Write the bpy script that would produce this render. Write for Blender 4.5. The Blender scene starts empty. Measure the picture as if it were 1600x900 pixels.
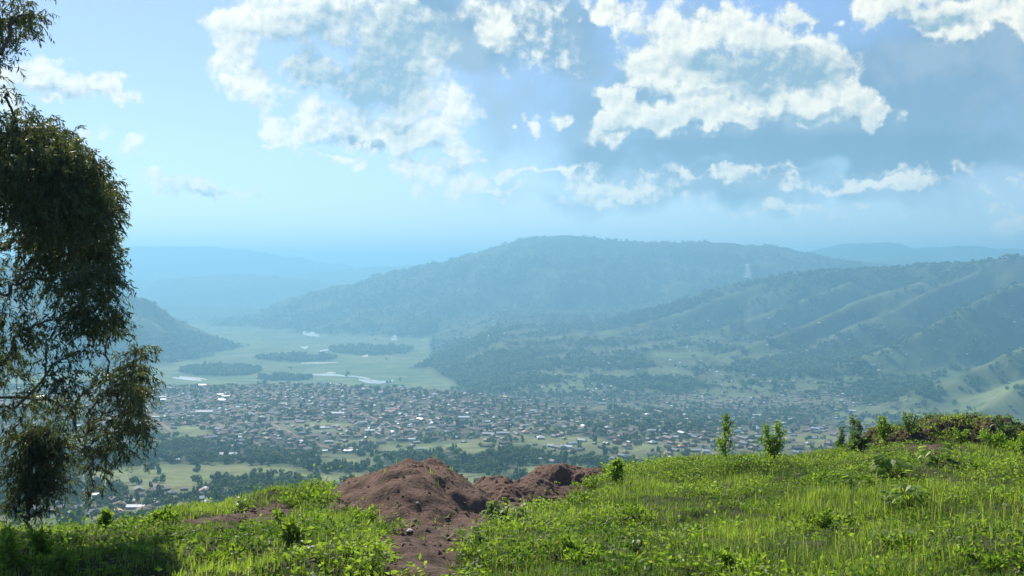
import bpy, math, random
import numpy as np
from mathutils import Vector

random.seed(7); RNG = np.random.default_rng(11)
SC = bpy.context.scene
COL = SC.collection
R = math.radians

# ------------------------------------------------------------------ camera
F = 1800.0                      # focal length in pixels of the 1600 wide photograph
PITCH = math.atan(30.0 / F)     # the camera looks a little below the horizon
cam_d = bpy.data.cameras.new('camera'); cam = bpy.data.objects.new('camera', cam_d); COL.objects.link(cam)
cam_d.sensor_width = 36.0; cam_d.lens = 36.0 * F / 1600.0
cam_d.clip_start = 0.1; cam_d.clip_end = 200000
cam.location = (0, 0, 0); cam.rotation_euler = (math.pi / 2 - PITCH, 0, 0)
SC.camera = cam
CP, SP = math.cos(PITCH), math.sin(PITCH)

def at(px, py, D):
    """world point that lies D metres out (along +Y) on the sight line of a photo position"""
    a, b = (px - 800) / F, (450 - py) / F
    y = CP + b * SP; z = -SP + b * CP
    s = D / y
    return Vector((a * s, D, z * s))

def proj(x, y, z):
    w = y * CP - z * SP; v = y * SP + z * CP
    return 800 + F * x / w, 450 - F * v / w

# ------------------------------------------------------------------ light and exposure
SUN_AZ, SUN_EL = R(-25), R(40)          # azimuth from +Y, minus = left
SUN = Vector((math.sin(SUN_AZ) * math.cos(SUN_EL), math.cos(SUN_AZ) * math.cos(SUN_EL), math.sin(SUN_EL)))
sun_d = bpy.data.lights.new('sun', 'SUN'); sun_d.energy = 5.0; sun_d.angle = R(0.53); sun_d.color = (1.0, 0.93, 0.80)
sun = bpy.data.objects.new('sun', sun_d); COL.objects.link(sun)
sun.rotation_euler = (-SUN).to_track_quat('-Z', 'Y').to_euler()
SC.view_settings.view_transform = 'Standard'; SC.view_settings.look = 'None'
SC.view_settings.gamma = 1; SC.view_settings.exposure = 0.5
SC.view_settings.use_curve_mapping = False
SC.render.engine = 'CYCLES'
SC.cycles.use_denoising = True
SC.cycles.volume_bounces = 1
SC.cycles.max_bounces = 6; SC.cycles.transparent_max_bounces = 8
SC.cycles.diffuse_bounces = 2; SC.cycles.transmission_bounces = 4; SC.cycles.glossy_bounces = 2

# node helper ---------------------------------------------------------
class NT:
    def __init__(s, tree): s.t = tree; s.n = tree.nodes; s.l = tree.links
    def put(s, sock, v):
        if v is None: return
        if isinstance(v, bpy.types.NodeSocket): s.l.new(v, sock)
        else: sock.default_value = v
    def node(s, typ, **kw):
        nd = s.n.new(typ)
        for k, v in kw.items(): setattr(nd, k, v)
        return nd
    def m(s, op, a, b=None, c=None, clamp=False):
        nd = s.node('ShaderNodeMath', operation=op, use_clamp=clamp)
        for i, v in enumerate((a, b, c)): s.put(nd.inputs[i], v)
        return nd.outputs[0]
    def v(s, op, a, b=None, scale=None):
        nd = s.node('ShaderNodeVectorMath', operation=op)
        s.put(nd.inputs[0], a)
        if b is not None: s.put(nd.inputs[1], b)
        if scale is not None: s.put(nd.inputs['Scale'], scale)
        return nd.outputs['Value'] if op in ('LENGTH', 'DOT_PRODUCT', 'DISTANCE') else nd.outputs[0]
    def noise(s, vec, scale, detail=4, rough=.5, dist=0, out='Fac', dim='3D'):
        nd = s.node('ShaderNodeTexNoise', noise_dimensions=dim)
        s.put(nd.inputs['Vector'], vec); s.put(nd.inputs['Scale'], scale); s.put(nd.inputs['Detail'], detail)
        s.put(nd.inputs['Roughness'], rough); s.put(nd.inputs['Distortion'], dist)
        return nd.outputs[out]
    def mix(s, f, a, b, blend='MIX'):
        nd = s.node('ShaderNodeMix', data_type='RGBA', blend_type=blend)
        s.put(nd.inputs[0], f); s.put(nd.inputs[6], a); s.put(nd.inputs[7], b)
        return nd.outputs[2]
    def smooth(s, v, a, b, lo=0., hi=1.):
        nd = s.node('ShaderNodeMapRange', interpolation_type='SMOOTHSTEP')
        s.put(nd.inputs[0], v); s.put(nd.inputs[1], a); s.put(nd.inputs[2], b); s.put(nd.inputs[3], lo); s.put(nd.inputs[4], hi)
        return nd.outputs[0]
    def lin(s, v, a, b, lo=0., hi=1.):
        nd = s.node('ShaderNodeMapRange')
        s.put(nd.inputs[0], v); s.put(nd.inputs[1], a); s.put(nd.inputs[2], b); s.put(nd.inputs[3], lo); s.put(nd.inputs[4], hi)
        return nd.outputs[0]
    def comb(s, x, y, z):
        nd = s.node('ShaderNodeCombineXYZ'); s.put(nd.inputs[0], x); s.put(nd.inputs[1], y); s.put(nd.inputs[2], z)
        return nd.outputs[0]

def UV(px, py):
    """azimuth / elevation (in thousandths of a sky unit, 1800 per radian) of a direction"""
    d = at(px, py, 1.0).normalized()
    return (math.atan2(d.x, d.y) * 1800, math.asin(d.z) * 1800)

# ------------------------------------------------------------------ world: Nishita sky with procedural clouds
WORLD = bpy.data.worlds.new('World'); SC.world = WORLD; WORLD.use_nodes = True
WORLD.cycles.sampling_method = 'MANUAL'; WORLD.cycles.sample_map_resolution = 512

# centre x, centre y, half width, half height, tilt (deg), weight
CLOUDS = [
 (372,60,46,66,0,1.0),(440,28,62,42,0,1.0),(395,120,40,45,20,.95),(430,180,36,30,30,.7),(455,212,28,16,-15,.85),(415,226,18,6,0,.6),
 (520,40,80,50,0,.8),(500,110,75,50,0,.62),(560,140,90,55,20,.66),(620,60,105,60,15,.85),(640,130,90,62,20,.95),(600,12,90,28,10,.95),
 (480,180,45,30,40,.7),(560,195,60,30,10,.85),(620,212,100,26,5,1.05),(690,200,46,52,20,.85),(655,265,44,34,25,.75),(705,245,50,26,20,.85),
 (720,280,60,20,10,.6),(790,297,60,9,5,.55),(820,266,110,8,2,.62),(540,245,60,7,2,.5),(715,300,14,6,0,.6),
 (790,35,60,38,10,.50),(850,85,50,34,20,.45),
 (829,191,19,20,0,.85),(872,190,16,16,-30,.62),(800,197,10,6,0,.5),
 (930,14,68,20,10,.85),(985,40,40,26,20,.7),(1060,40,64,36,0,.95),(1130,50,70,40,0,.8),(1190,60,74,44,5,.98),(1250,80,66,36,12,.95),
 (1040,100,60,42,0,.98),(1110,120,90,56,0,1.0),(1190,130,100,50,0,1.0),(1270,130,58,46,15,.95),(966,152,32,24,10,.95),
 (960,200,50,28,-20,1.0),(1030,185,90,28,-4,1.0),(1130,175,90,32,0,1.0),(1240,165,100,30,6,1.0),(1330,165,60,24,14,.9),(1380,178,26,11,10,.7),
(1250,28,30,20,10,.85),(1395,10,64,26,10,.95),(1470,22,80,32,5,1.0),(1560,12,60,26,0,.9),(1600,30,26,26,0,.9),
 (1450,45,60,10,5,.5),(1320,30,14,8,20,.5),
 (50,118,66,32,0,.95),(110,130,60,24,6,.9),(168,138,40,14,4,.85),(20,150,50,22,0,.8),(90,158,50,8,0,.5),
 (262,286,40,16,15,.78),(318,290,46,16,8,.82),(352,304,30,9,10,.6),(180,276,22,9,5,.6),(200,232,26,16,20,.38),(150,220,20,16,0,.33),
 (420,312,40,16,5,.30),
 (1180,268,300,8,1.5,.34),(1380,286,190,9,2,.50),(960,290,60,18,10,.55),(1010,284,30,16,-10,.52),(1230,326,120,11,2,.42),(880,315,130,9,0,.35),
 (1585,342,50,14,5,.5),
]
VEILS = [ (1230,170,620,170,0,1.),(760,40,330,110,10,.8),(1250,245,520,60,0,1.),(600,235,110,22,0,.8),(1600,60,300,160,0,.8),(1120,300,460,40,0,.6) ]

def cloud_world(t, P, P2):
    """cloud density at P, and the density of the fine billows at P2 (a step towards the sun)"""
    w = t.noise(P, 1 / 60., 2, .55, out='Color', dim='2D'); w = t.v('SCALE', t.v('SUBTRACT', w, (.5, .5, .5)), scale=66.)
    w2 = t.noise(P, 1 / 15., 3, .6, out='Color', dim='2D'); w2 = t.v('SCALE', t.v('SUBTRACT', w2, (.5, .5, .5)), scale=20.)
    Q = t.v('MULTIPLY', t.v('ADD', t.v('ADD', P, w), w2), (1, 1, 0))
    best = None; qs = t.node('ShaderNodeSeparateXYZ'); t.put(qs.inputs[0], Q)
    for (px, py, rx, ry, rot, wt) in CLOUDS:
        u, v = UV(px, py)
        # the running result enters as a negligible z: it makes Cycles evaluate the lobes one after the other (small stack)
        Qk = Q if best is None else t.comb(qs.outputs[0], qs.outputs[1], t.m('MULTIPLY', best, 1e-5))
        mp = t.node('ShaderNodeMapping', vector_type='TEXTURE')
        t.put(mp.inputs['Vector'], Qk); mp.inputs['Location'].default_value = (u, v, 0)
        mp.inputs['Rotation'].default_value = (0, 0, -R(rot)); mp.inputs['Scale'].default_value = (rx * 1.14, ry * 1.14, 1)
        d = t.m('MULTIPLY_ADD', t.v('LENGTH', mp.outputs[0]), -wt, wt)
        best = d if best is None else t.m('MAXIMUM', best, d)
    def puff(X, sc):
        vo = t.node('ShaderNodeTexVoronoi', feature='SMOOTH_F1', voronoi_dimensions='2D'); t.put(vo.inputs['Vector'], X); vo.inputs['Scale'].default_value = sc
        vo.inputs['Smoothness'].default_value = .35
        return t.m('MULTIPLY_ADD', t.m('MULTIPLY', vo.outputs[0], vo.outputs[0]), -1.6, .45)
    def fine(X, dx):
        n1 = t.noise(X, 1 / 70., 6, .62, 0., dim='2D')
        Xw = t.v('ADD', X, w2)
        f = t.m('MULTIPLY', t.m('SUBTRACT', n1, .5), 1.65)
        f = t.m('MULTIPLY_ADD', puff(Xw, 1 / 36.), .26, f); f = t.m('MULTIPLY_ADD', puff(Xw, 1 / 17.), .08, f)
        return f
    sh = None
    for (px, py, rx, ry, wt) in SHADES:
        u, v = UV(px, py); d = t.v('LENGTH', t.v('MULTIPLY', t.v('SUBTRACT', t.comb(qs.outputs[0], qs.outputs[1], t.m('MULTIPLY', best if sh is None else sh, 1e-5)), (u, v, 0)), (1 / rx, 1 / ry, 1)))
        d = t.m('MULTIPLY', t.smooth(d, 1.3, .35), wt); sh = d if sh is None else t.m('MAXIMUM', sh, d)
    f0 = fine(P, 0); f1 = fine(P2, 1)
    return t.m('ADD', best, f0), best, f0, f1, sh
# shaded grey-blue bellies of the clouds
SHADES = [(480,90,95,62,.8),(580,115,105,85,.9),(650,55,110,55,.85),(560,25,80,20,.6),(610,195,50,10,.6),(1210,108,110,36,1.),(1125,92,70,22,.85),(1265,128,60,22,.8),(1120,206,125,11,1.),(1245,184,95,13,.9),(1010,207,70,11,.7),(1100,148,60,10,.5),
          (1455,32,65,16,.9),(1395,26,40,9,.6),(1000,60,40,20,.4),(60,142,60,12,.6),(120,150,50,8,.5),(310,301,55,9,.7),(665,240,45,12,.5),(700,262,40,10,.5)]

def build_world():
    t = NT(WORLD.node_tree); t.n.clear()
    out = t.node('ShaderNodeOutputWorld'); bg = t.node('ShaderNodeBackground')
    sky = t.node('ShaderNodeTexSky', sky_type='NISHITA', sun_disc=False)
    sky.sun_elevation = SUN_EL; sky.sun_rotation = SUN_AZ; sky.altitude = 1600
    sky.air_density = 1.0; sky.dust_density = 1.2; sky.ozone_density = 2.0
    tc = t.node('ShaderNodeTexCoord'); sx = t.node('ShaderNodeSeparateXYZ'); t.put(sx.inputs[0], tc.outputs['Generated'])
    az = t.m('MULTIPLY', t.m('ARCTAN2', sx.outputs[0], sx.outputs[1]), 1800.)
    el = t.m('MULTIPLY', t.m('ARCSINE', sx.outputs[2]), 1800.)
    P = t.comb(az, el, 0.)
    D0, lobes, f0, f1, sh = cloud_world(t, P, t.v('ADD', P, (-5., 8., 0)))
    cover = t.smooth(D0, .02, .50)
    lit = t.m('MULTIPLY_ADD', t.m('SUBTRACT', f0, f1), 1.2, t.m('MULTIPLY_ADD', sh, -.85, .86))
    lit = t.m('MULTIPLY_ADD', t.smooth(D0, .55, 1.1), -.18, lit, clamp=True)
    # veil of shaded cloud bases, right and top of the view
    w = t.noise(P, 1 / 160., 3, .55, out='Color', dim='2D'); w = t.v('SCALE', t.v('SUBTRACT', w, (.5, .5, .5)), scale=150.)
    Q = t.v('MULTIPLY', t.v('ADD', P, w), (1, 1, 0)); best = None; qs = t.node('ShaderNodeSeparateXYZ'); t.put(qs.inputs[0], Q)
    for (px, py, rx, ry, rot, wt) in VEILS:
        u, v = UV(px, py)
        Qk = t.comb(qs.outputs[0], qs.outputs[1], t.m('MULTIPLY', D0 if best is None else best, 1e-5))
        mp = t.node('ShaderNodeMapping', vector_type='TEXTURE'); t.put(mp.inputs['Vector'], Qk)
        mp.inputs['Location'].default_value = (u, v, 0); mp.inputs['Rotation'].default_value = (0, 0, -R(rot)); mp.inputs['Scale'].default_value = (rx, ry, 1)
        d = t.m('MULTIPLY_ADD', t.v('LENGTH', mp.outputs[0]), -wt, wt)
        best = d if best is None else t.m('MAXIMUM', best, d)
    nb = t.noise(P, 1 / 95., 4, .55, dim='2D')
    vm = t.smooth(t.m('MULTIPLY_ADD', t.m('SUBTRACT', nb, .5), .5, best), .0, .55)
    skyc = t.v('MULTIPLY', sky.outputs[0], SKY_TINT)
    veilc = t.mix(t.smooth(nb, .35, .68), VEIL_A, VEIL_B)
    bu, bv = UV(1270, 240)
    bd = t.v('LENGTH', t.v('MULTIPLY', t.v('SUBTRACT', t.v('ADD', P, t.v('MULTIPLY', w, (.6, .12, 0))), (bu, bv, 0)), (1 / 600., 1 / 38., 0)))
    veilc = t.mix(t.m('MULTIPLY', t.smooth(bd, 1.15, .5), .8), veilc, (1.0, 2.0, 3.0, 1))
    base = t.mix(t.m('MULTIPLY', vm, .85), skyc, veilc)
    cl = t.mix(lit, CLOUD_DARK, CLOUD_LIT)
    fin = t.mix(t.m('MULTIPLY', cover, .92), base, cl)
    t.put(bg.inputs[0], fin); bg.inputs[1].default_value = 0.1
    t.l.new(bg.outputs[0], out.inputs[0])
SKY_TINT = (.78, .80, .88)
VEIL_A = (1.45, 2.5, 3.5, 1); VEIL_B = (2.5, 3.4, 4.1, 1)
CLOUD_DARK = (2.3, 3.5, 4.3, 1); CLOUD_LIT = (8.4, 8.1, 6.9, 1)
build_world()

# ------------------------------------------------------------------ generic helpers
def tag(o, label=None, cat=None, group=None, kind=None):
    for k, v in (('label', label), ('category', cat), ('group', group), ('kind', kind)):
        if v: o[k] = v
    return o

def obj(name, me, mats=None, parent=None, loc=None):
    o = bpy.data.objects.new(name, me); COL.objects.link(o)
    if mats is not None and me is not None and len(me.materials) == 0:
        for m_ in (mats if isinstance(mats, (list, tuple)) else [mats]): me.materials.append(m_)
    if parent: o.parent = parent
    if loc is not None: o.location = loc
    return o

def mesh_np(name, V, faces, nper, cols=None, smooth=False, mat_idx=None):
    """faces: flat int array, nper: vertices per face (int or array)"""
    me = bpy.data.meshes.new(name); V = np.ascontiguousarray(V, dtype=np.float32); faces = np.ascontiguousarray(faces, dtype=np.int32).ravel()
    if np.isscalar(nper): nper = np.full(len(faces) // nper, nper, dtype=np.int32)
    nf = len(nper)
    me.vertices.add(len(V)); me.vertices.foreach_set('co', V.ravel())
    me.loops.add(len(faces)); me.loops.foreach_set('vertex_index', faces)
    me.polygons.add(nf)
    st = np.zeros(nf, dtype=np.int32); st[1:] = np.cumsum(nper)[:-1]
    me.polygons.foreach_set('loop_start', st)
    if mat_idx is not None: me.polygons.foreach_set('material_index', np.asarray(mat_idx, dtype=np.int32))
    me.update(calc_edges=True)
    me.polygons.foreach_set('use_smooth', np.full(nf, smooth, dtype=bool))
    if cols is not None:
        for nm, c in cols.items():
            c = np.asarray(c, dtype=np.float32)
            if c.shape[1] == 3: c = np.concatenate([c, np.ones((len(c), 1), np.float32)], 1)
            a = me.attributes.new(nm, 'FLOAT_COLOR', 'POINT'); a.data.foreach_set('color', c.ravel())
    return me

def grid_faces(nr, nc):
    i = np.arange(nr - 1)[:, None] * nc + np.arange(nc - 1)[None, :]
    return np.stack([i, i + 1, i + nc + 1, i + nc], -1).reshape(-1)

# numpy noise ---------------------------------------------------------
def _h(ix, iy, seed):
    n = (ix.astype(np.int64) * 374761393 + iy.astype(np.int64) * 668265263 + seed * 974711) & 0xffffffff
    n = ((n ^ (n >> 13)) * 1274126177) & 0xffffffff
    return ((n ^ (n >> 16)) & 0xffff) / 65535.0
def vnoise(x, y, seed=0):
    ix = np.floor(x); iy = np.floor(y); fx = x - ix; fy = y - iy
    fx = fx * fx * fx * (fx * (fx * 6 - 15) + 10); fy = fy * fy * fy * (fy * (fy * 6 - 15) + 10)
    a = _h(ix, iy, seed); b = _h(ix + 1, iy, seed); c = _h(ix, iy + 1, seed); d = _h(ix + 1, iy + 1, seed)
    return (a + (b - a) * fx) * (1 - fy) + (c + (d - c) * fx) * fy - .5
def fbm(x, y, octv=4, seed=0, gain=.5):
    s = 0.; a = 1.
    for k in range(octv):
        c, q = math.cos(.6 * k), math.sin(.6 * k)
        s = s + a * vnoise((x * c - y * q) * 2 ** k + 17.3 * k, (x * q + y * c) * 2 ** k - 9.1 * k, seed + k); a *= gain
    return s
def sstep(a, b, x):
    t = np.clip((x - a) / (b - a), 0, 1); return t * t * (3 - 2 * t)

# ------------------------------------------------------------------ terrain shape
#      column px : (D crest, py crest of the near slope ground), (D edge, py edge of the town plateau)
CRX = np.array([-900, -200, 0, 100, 200, 300, 400, 480, 560, 640, 740, 820, 900, 960, 1060, 1200, 1300, 1400, 1480, 1600, 1800, 2500])
CRY = np.array([ 860,  850, 845, 834, 820, 808, 794, 778, 784, 786, 786, 780, 766, 744, 730, 722, 712, 694, 684, 686, 680, 680.])
CRD = np.array([  28,   28,  29,  31,  33,  35,  37,  39,  40,  40,  42,  44,  45,  46,  48,  50,  52,  54,  55,  55,  56, 56.])
EDX = np.array([-900, 240, 450, 650, 750, 850, 950, 1050, 1150, 1250, 1600, 2500])
EDY = np.array([ 604, 602, 601, 607, 616, 630, 638,  646,  655,  660,  662,  662.])
EDD = np.array([3300,3250,3250,3150,3000,2800,2700, 2500, 2450, 2400, 2350, 2300.])

def zof(py, D): return (420 - py) / F * D * 1.0   # height of a sight line (horizon at row 420)

def pchip_cols(D, kd, kz):
    """piecewise cubic (monotone-ish) interpolation, kd/kz: (K, ncol) knots, D: (nr,)"""
    K, nc = kd.shape; out = np.empty((len(D), nc))
    for c in range(nc):
        x = kd[:, c]; y = kz[:, c]; h = np.diff(x); dl = np.diff(y) / h
        m = np.empty(K); m[0] = dl[0]; m[-1] = dl[-1]
        w1 = 2 * h[1:] + h[:-1]; w2 = h[1:] + 2 * h[:-1]
        same = dl[:-1] * dl[1:] > 0
        with np.errstate(divide='ignore', invalid='ignore'):
            mm = (w1 + w2) / (w1 / dl[:-1] + w2 / dl[1:])
        m[1:-1] = np.where(same, mm, 0)
        j = np.clip(np.searchsorted(x, D) - 1, 0, K - 2); t = np.clip((D - x[j]) / h[j], 0, 1)
        t2 = t * t; t3 = t2 * t
        out[:, c] = (2*t3 - 3*t2 + 1) * y[j] + (t3 - 2*t2 + t) * h[j] * m[j] + (-2*t3 + 3*t2) * y[j+1] + (t3 - t2) * h[j] * m[j+1]
    return out

def base_grid(D, u):
    """height table of near slope, town plateau and valley floor on a (D, u=x/y) grid"""
    px = 800 + F * u
    cd = np.interp(px, CRX, CRD); cy = np.interp(px, CRX, CRY); ed = np.interp(px, EDX, EDD); ey = np.interp(px, EDX, EDY)
    one = np.ones_like(px); kd = []; kz = []
    def K(d, z): kd.append(d * one); kz.append(z * one)
    K(0., -2.2); K(8., -3.3); K(18., zof(905, 18.)); 
    K(cd * .72, zof(cy + 46, cd * .72)); K(cd * .9, zof(cy + 11, cd * .9)); K(cd, zof(cy, cd)); K(cd * 1.25, zof(cy, cd) - 3.6)
    K(150., -46.); K(300., -96.); K(650., -160.)
    K(1000., -200.); K(1400., -236.)
    K(1850., zof(np.maximum(678, ey + 22), 1850.))
    K(ed * .9, zof(ey + 9, ed * .9)); K(ed, zof(ey, ed)); K(ed * 1.09, zof(ey, ed) - 38); K(ed * 1.26, -398. + 38 * sstep(680, 820, px))
    rr = sstep(650, 800, px)
    K(4700., -399 + 95 * rr); K(5800., -400 + 130 * rr); K(7200., -400. + 140 * rr); K(9000., -385. + 120 * rr); K(12000., -340. + 60 * rr); K(20000., -250.); K(60000., -250.)
    return pchip_cols(D, np.array(kd), np.array(kz))

RIDGES = [  # points (px, py, D), slope, soften radius
 ([(2500,380,5000),(1900,384,5200),(1600,399,5400),(1500,411,5500),(1400,419,5600),(1300,422,5700),(1200,432,5800),(1120,450,5800),(1030,482,5700),(930,506,5600),(820,527,5400),(720,548,5000),(655,575,4600)], .62, 40),
 ([(1900,395,4900),(1700,415,4900),(1569,449,4500),(1480,497,4150),(1381,548,3850),(1250,592,3600),(1120,628,3400)], .9, 18),
 ([(2300,410,3800),(1900,470,3700),(1700,515,3500),(1600,546,3350),(1469,600,3100),(1381,642,2950),(1330,668,2850)], .7, 25),
 ([(1440,440,5250),(1337,471,4900),(1263,505,4600),(1206,527,4400),(1120,563,4200),(1053,600,4000),(980,632,3800)], .9, 18),
 ([(1329,440,5450),(1200,487,5100),(1100,522,4900),(987,556,4600),(900,587,4400),(830,610,4200)], .85, 18),
 ([(1180,446,5700),(1050,492,5400),(900,535,5050),(800,565,4800),(720,592,4500)], .7, 22),
 ([(1540,420,5350),(1450,455,5000),(1390,490,4700),(1330,512,4500),(1290,535,4350)], .9, 15),
 ([(1700,560,2950),(1600,600,2850),(1540,640,2700),(1500,670,2600)], .6, 25),
 ([(430,486,9500),(560,454,9300),(640,437,9200),(700,411,9000),(760,394,8900),(830,377,8800),(880,369,8800),(960,375,8900),(1040,381,9000),(1130,379,9000),(1200,386,9000),(1260,396,9000),(1330,408,9000),(1600,430,9000)], .30, 90),
 ([(760,394,8900),(700,445,8300),(640,487,7900)], .30, 70),
 ([(880,369,8800),(840,430,8200),(780,480,7600),(730,500,7300)], .33, 70),
 ([(1040,381,9000),(980,430,8200),(900,475,7500),(820,505,7000)], .33, 70),
 ([(1200,386,9000),(1130,430,8100),(1050,465,7400)], .33, 70),
 ([(1150,450,14500),(1262,394,14500),(1320,381,14000),(1380,379,14000),(1430,388,14000),(1500,383,14000),(1560,388,14000),(1640,390,14000),(2200,365,14000)], .28, 90),
 ([(1300,430,11800),(1360,410,12000),(1400,403,12000),(1450,412,12000),(1520,430,12000)], .30, 90),
 ([(-300,470,13500),(150,447,13500),(250,436,13500),(340,429,13000),(420,430,13000),(480,437,13000),(580,458,12500)], .22, 120),
 ([(420,450,15500),(520,425,15500),(600,416,15500),(690,413,15500),(820,425,15500)], .22, 120),
 ([(-300,400,18500),(100,390,18500),(220,385,18500),(300,385,18500),(370,389,18500),(450,403,18500),(560,422,18500)], .2, 150),
 ([(100,478,10500),(230,474,10500),(330,480,10300),(450,492,9600),(560,505,8900)], .2, 90),
 ([(-1000,280,4600),(-300,330,4800),(-100,380,5000),(60,425,5300),(180,458,5600),(240,490,5800),(290,520,5950),(325,543,6050),(350,560,6100)], .5, 40),
]

def ridge_height(x, y, H):
    for k, (pts, sl, rad) in enumerate(RIDGES):
        P = [at(*p) for p in pts]
        best = np.full(x.shape, -1e9)
        xm = min(p.x for p in P) - 2600; xM = max(p.x for p in P) + 2600
        ym = min(p.y for p in P) - 3400; yM = max(p.y for p in P) + 3400
        sel = (x > xm) & (x < xM) & (y > ym) & (y < yM)
        X = x[sel]; Y = y[sel]; b = np.full(X.shape, -1e9)
        wv = fbm(X / 420., Y / 420., 4, 50 + k)          # gullies and spurs
        wz = fbm(X / 150., Y / 150., 4, 90 + k)
        sc = rad / 50.
        for A, B in zip(P[:-1], P[1:]):
            dx, dy = B.x - A.x, B.y - A.y; L2 = dx * dx + dy * dy
            t = np.clip(((X - A.x) * dx + (Y - A.y) * dy) / L2, 0, 1)
            d = np.hypot(X - A.x - t * dx, Y - A.y - t * dy)
            b = np.maximum(b, A.z + (B.z - A.z) * t - sl * (np.sqrt(d * d + rad * rad) - rad) - sl * .8 * wv * np.minimum(d, 6 * rad))
        dd = b + 10 * sc * wz
        best[sel] = dd
        kk = 14.0
        mx = np.maximum(H, best); mn = np.minimum(H, best)
        H = mx + kk * np.log1p(np.exp(np.clip((mn - mx) / kk, -40, 0)))
    return H

def detail(x, y, D, H):
    a = sstep(500, 1100, D) * (1 - .6 * sstep(2100, 2900, D)) * (1 - sstep(3300, 3900, D))
    H = H + a * 17 * fbm(x / 330., y / 330., 4, 3)
    H = H + sstep(3900, 4600, D) * sstep(-392, -330, H) * 9 * fbm(x / 120., y / 120., 4, 8)
    n = sstep(3., 12., D) * (1 - sstep(90, 160, D))
    H = H + n * (.66 * fbm(x / 3.1, y / 3.1, 4, 21) + .16 * fbm(x / .8, y / .8, 3, 31))
    return H

FU = np.linspace(-.78, .78, 1150); FD = np.geomspace(60., 60000., 900)
def far_heights():
    Z = base_grid(FD, FU); X = FD[:, None] * FU[None, :]; Y = np.repeat(FD[:, None], len(FU), 1)
    Z = detail(X, Y, Y, Z)
    m = FD > 1500
    Z[m] = ridge_height(X[m], Y[m], Z[m])
    return X, Y, Z
GX, GY, GZ = far_heights()
GPX, GPY = proj(GX, GY, GZ)
CUM = np.minimum.accumulate(GPY, axis=0)

def hit(px, py, dmin=150.):
    """terrain point seen at a photo position, or None"""
    u = (px - 800) / F / (CP + (450 - py) / F * SP)
    i = int(round((u - FU[0]) / (FU[1] - FU[0])))
    if i < 1 or i > len(FU) - 2: return None
    c = CUM[:, i]; j0 = np.searchsorted(FD, dmin)
    j = int(np.argmax(c <= py))
    if c[j] > py or j < j0: return None
    p1, p2 = GPY[j - 1, i], GPY[j, i]; t = 0 if p1 <= p2 else min(1, max(0, (p1 - py) / (p1 - p2)))
    D = FD[j - 1] + (FD[j] - FD[j - 1]) * t
    return Vector((u * D, D, height(u, D)))
def height(u, D):
    i = (u - FU[0]) / (FU[1] - FU[0]); i0 = int(i); a = i - i0
    j = math.log(D / FD[0]) / math.log(FD[1] / FD[0]); j0 = int(j); b = (D - FD[j0]) / (FD[j0 + 1] - FD[j0])
    return (GZ[j0, i0] * (1 - a) + GZ[j0, i0 + 1] * a) * (1 - b) + (GZ[j0 + 1, i0] * (1 - a) + GZ[j0 + 1, i0 + 1] * a) * b

# ------------------------------------------------------------------ land cover (forest / field / built ground) for the far land
def ell(px, py, cx, cy, rx, ry, soft=.35):
    d = np.sqrt(((px - cx) / rx) ** 2 + ((py - cy) / ry) ** 2)
    return 1 - sstep(1 - soft, 1 + soft, d)
FORESTS = [(390,690,130,22),(300,720,60,12),(300,655,60,9),(330,785,60,10),(800,710,50,14),(760,740,90,12),(900,680,60,12),(560,690,40,16),
           (760,575,110,26),(300,540,130,20),(700,545,60,16),(1180,650,240,16),(770,592,100,18),(920,622,110,10),(820,560,120,16),(960,590,70,8),(1380,600,90,34),(1250,560,90,20),(1400,520,60,16),(1050,665,90,12),(650,725,60,20)]
BELTS = [(343,579,62,8.5),(463,559,66,6),(444,591,40,4.5),(580,547,66,8),(250,560,50,5)]
FIELDS = [(330,738,150,15),(230,757,110,10),(175,745,50,14),(500,668,60,9),(300,676,36,9),(560,690,60,6),(640,700,50,10),(740,698,50,12),(880,690,70,10),(560,752,70,12),(700,750,100,10),(560,722,60,8),(480,748,60,8),(640,735,60,8),(420,735,50,6),(860,735,70,8),(980,700,50,7),
          (850,607,56,8),(940,585,120,9),(1090,585,60,6),(900,600,40,8),(1270,690,60,9),(1180,600,90,9),(1420,520,120,16),(1480,560,90,30),(1540,610,100,40),(1560,440,60,18),(1200,500,80,8),(1060,555,60,7),(1340,480,60,10)]
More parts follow.
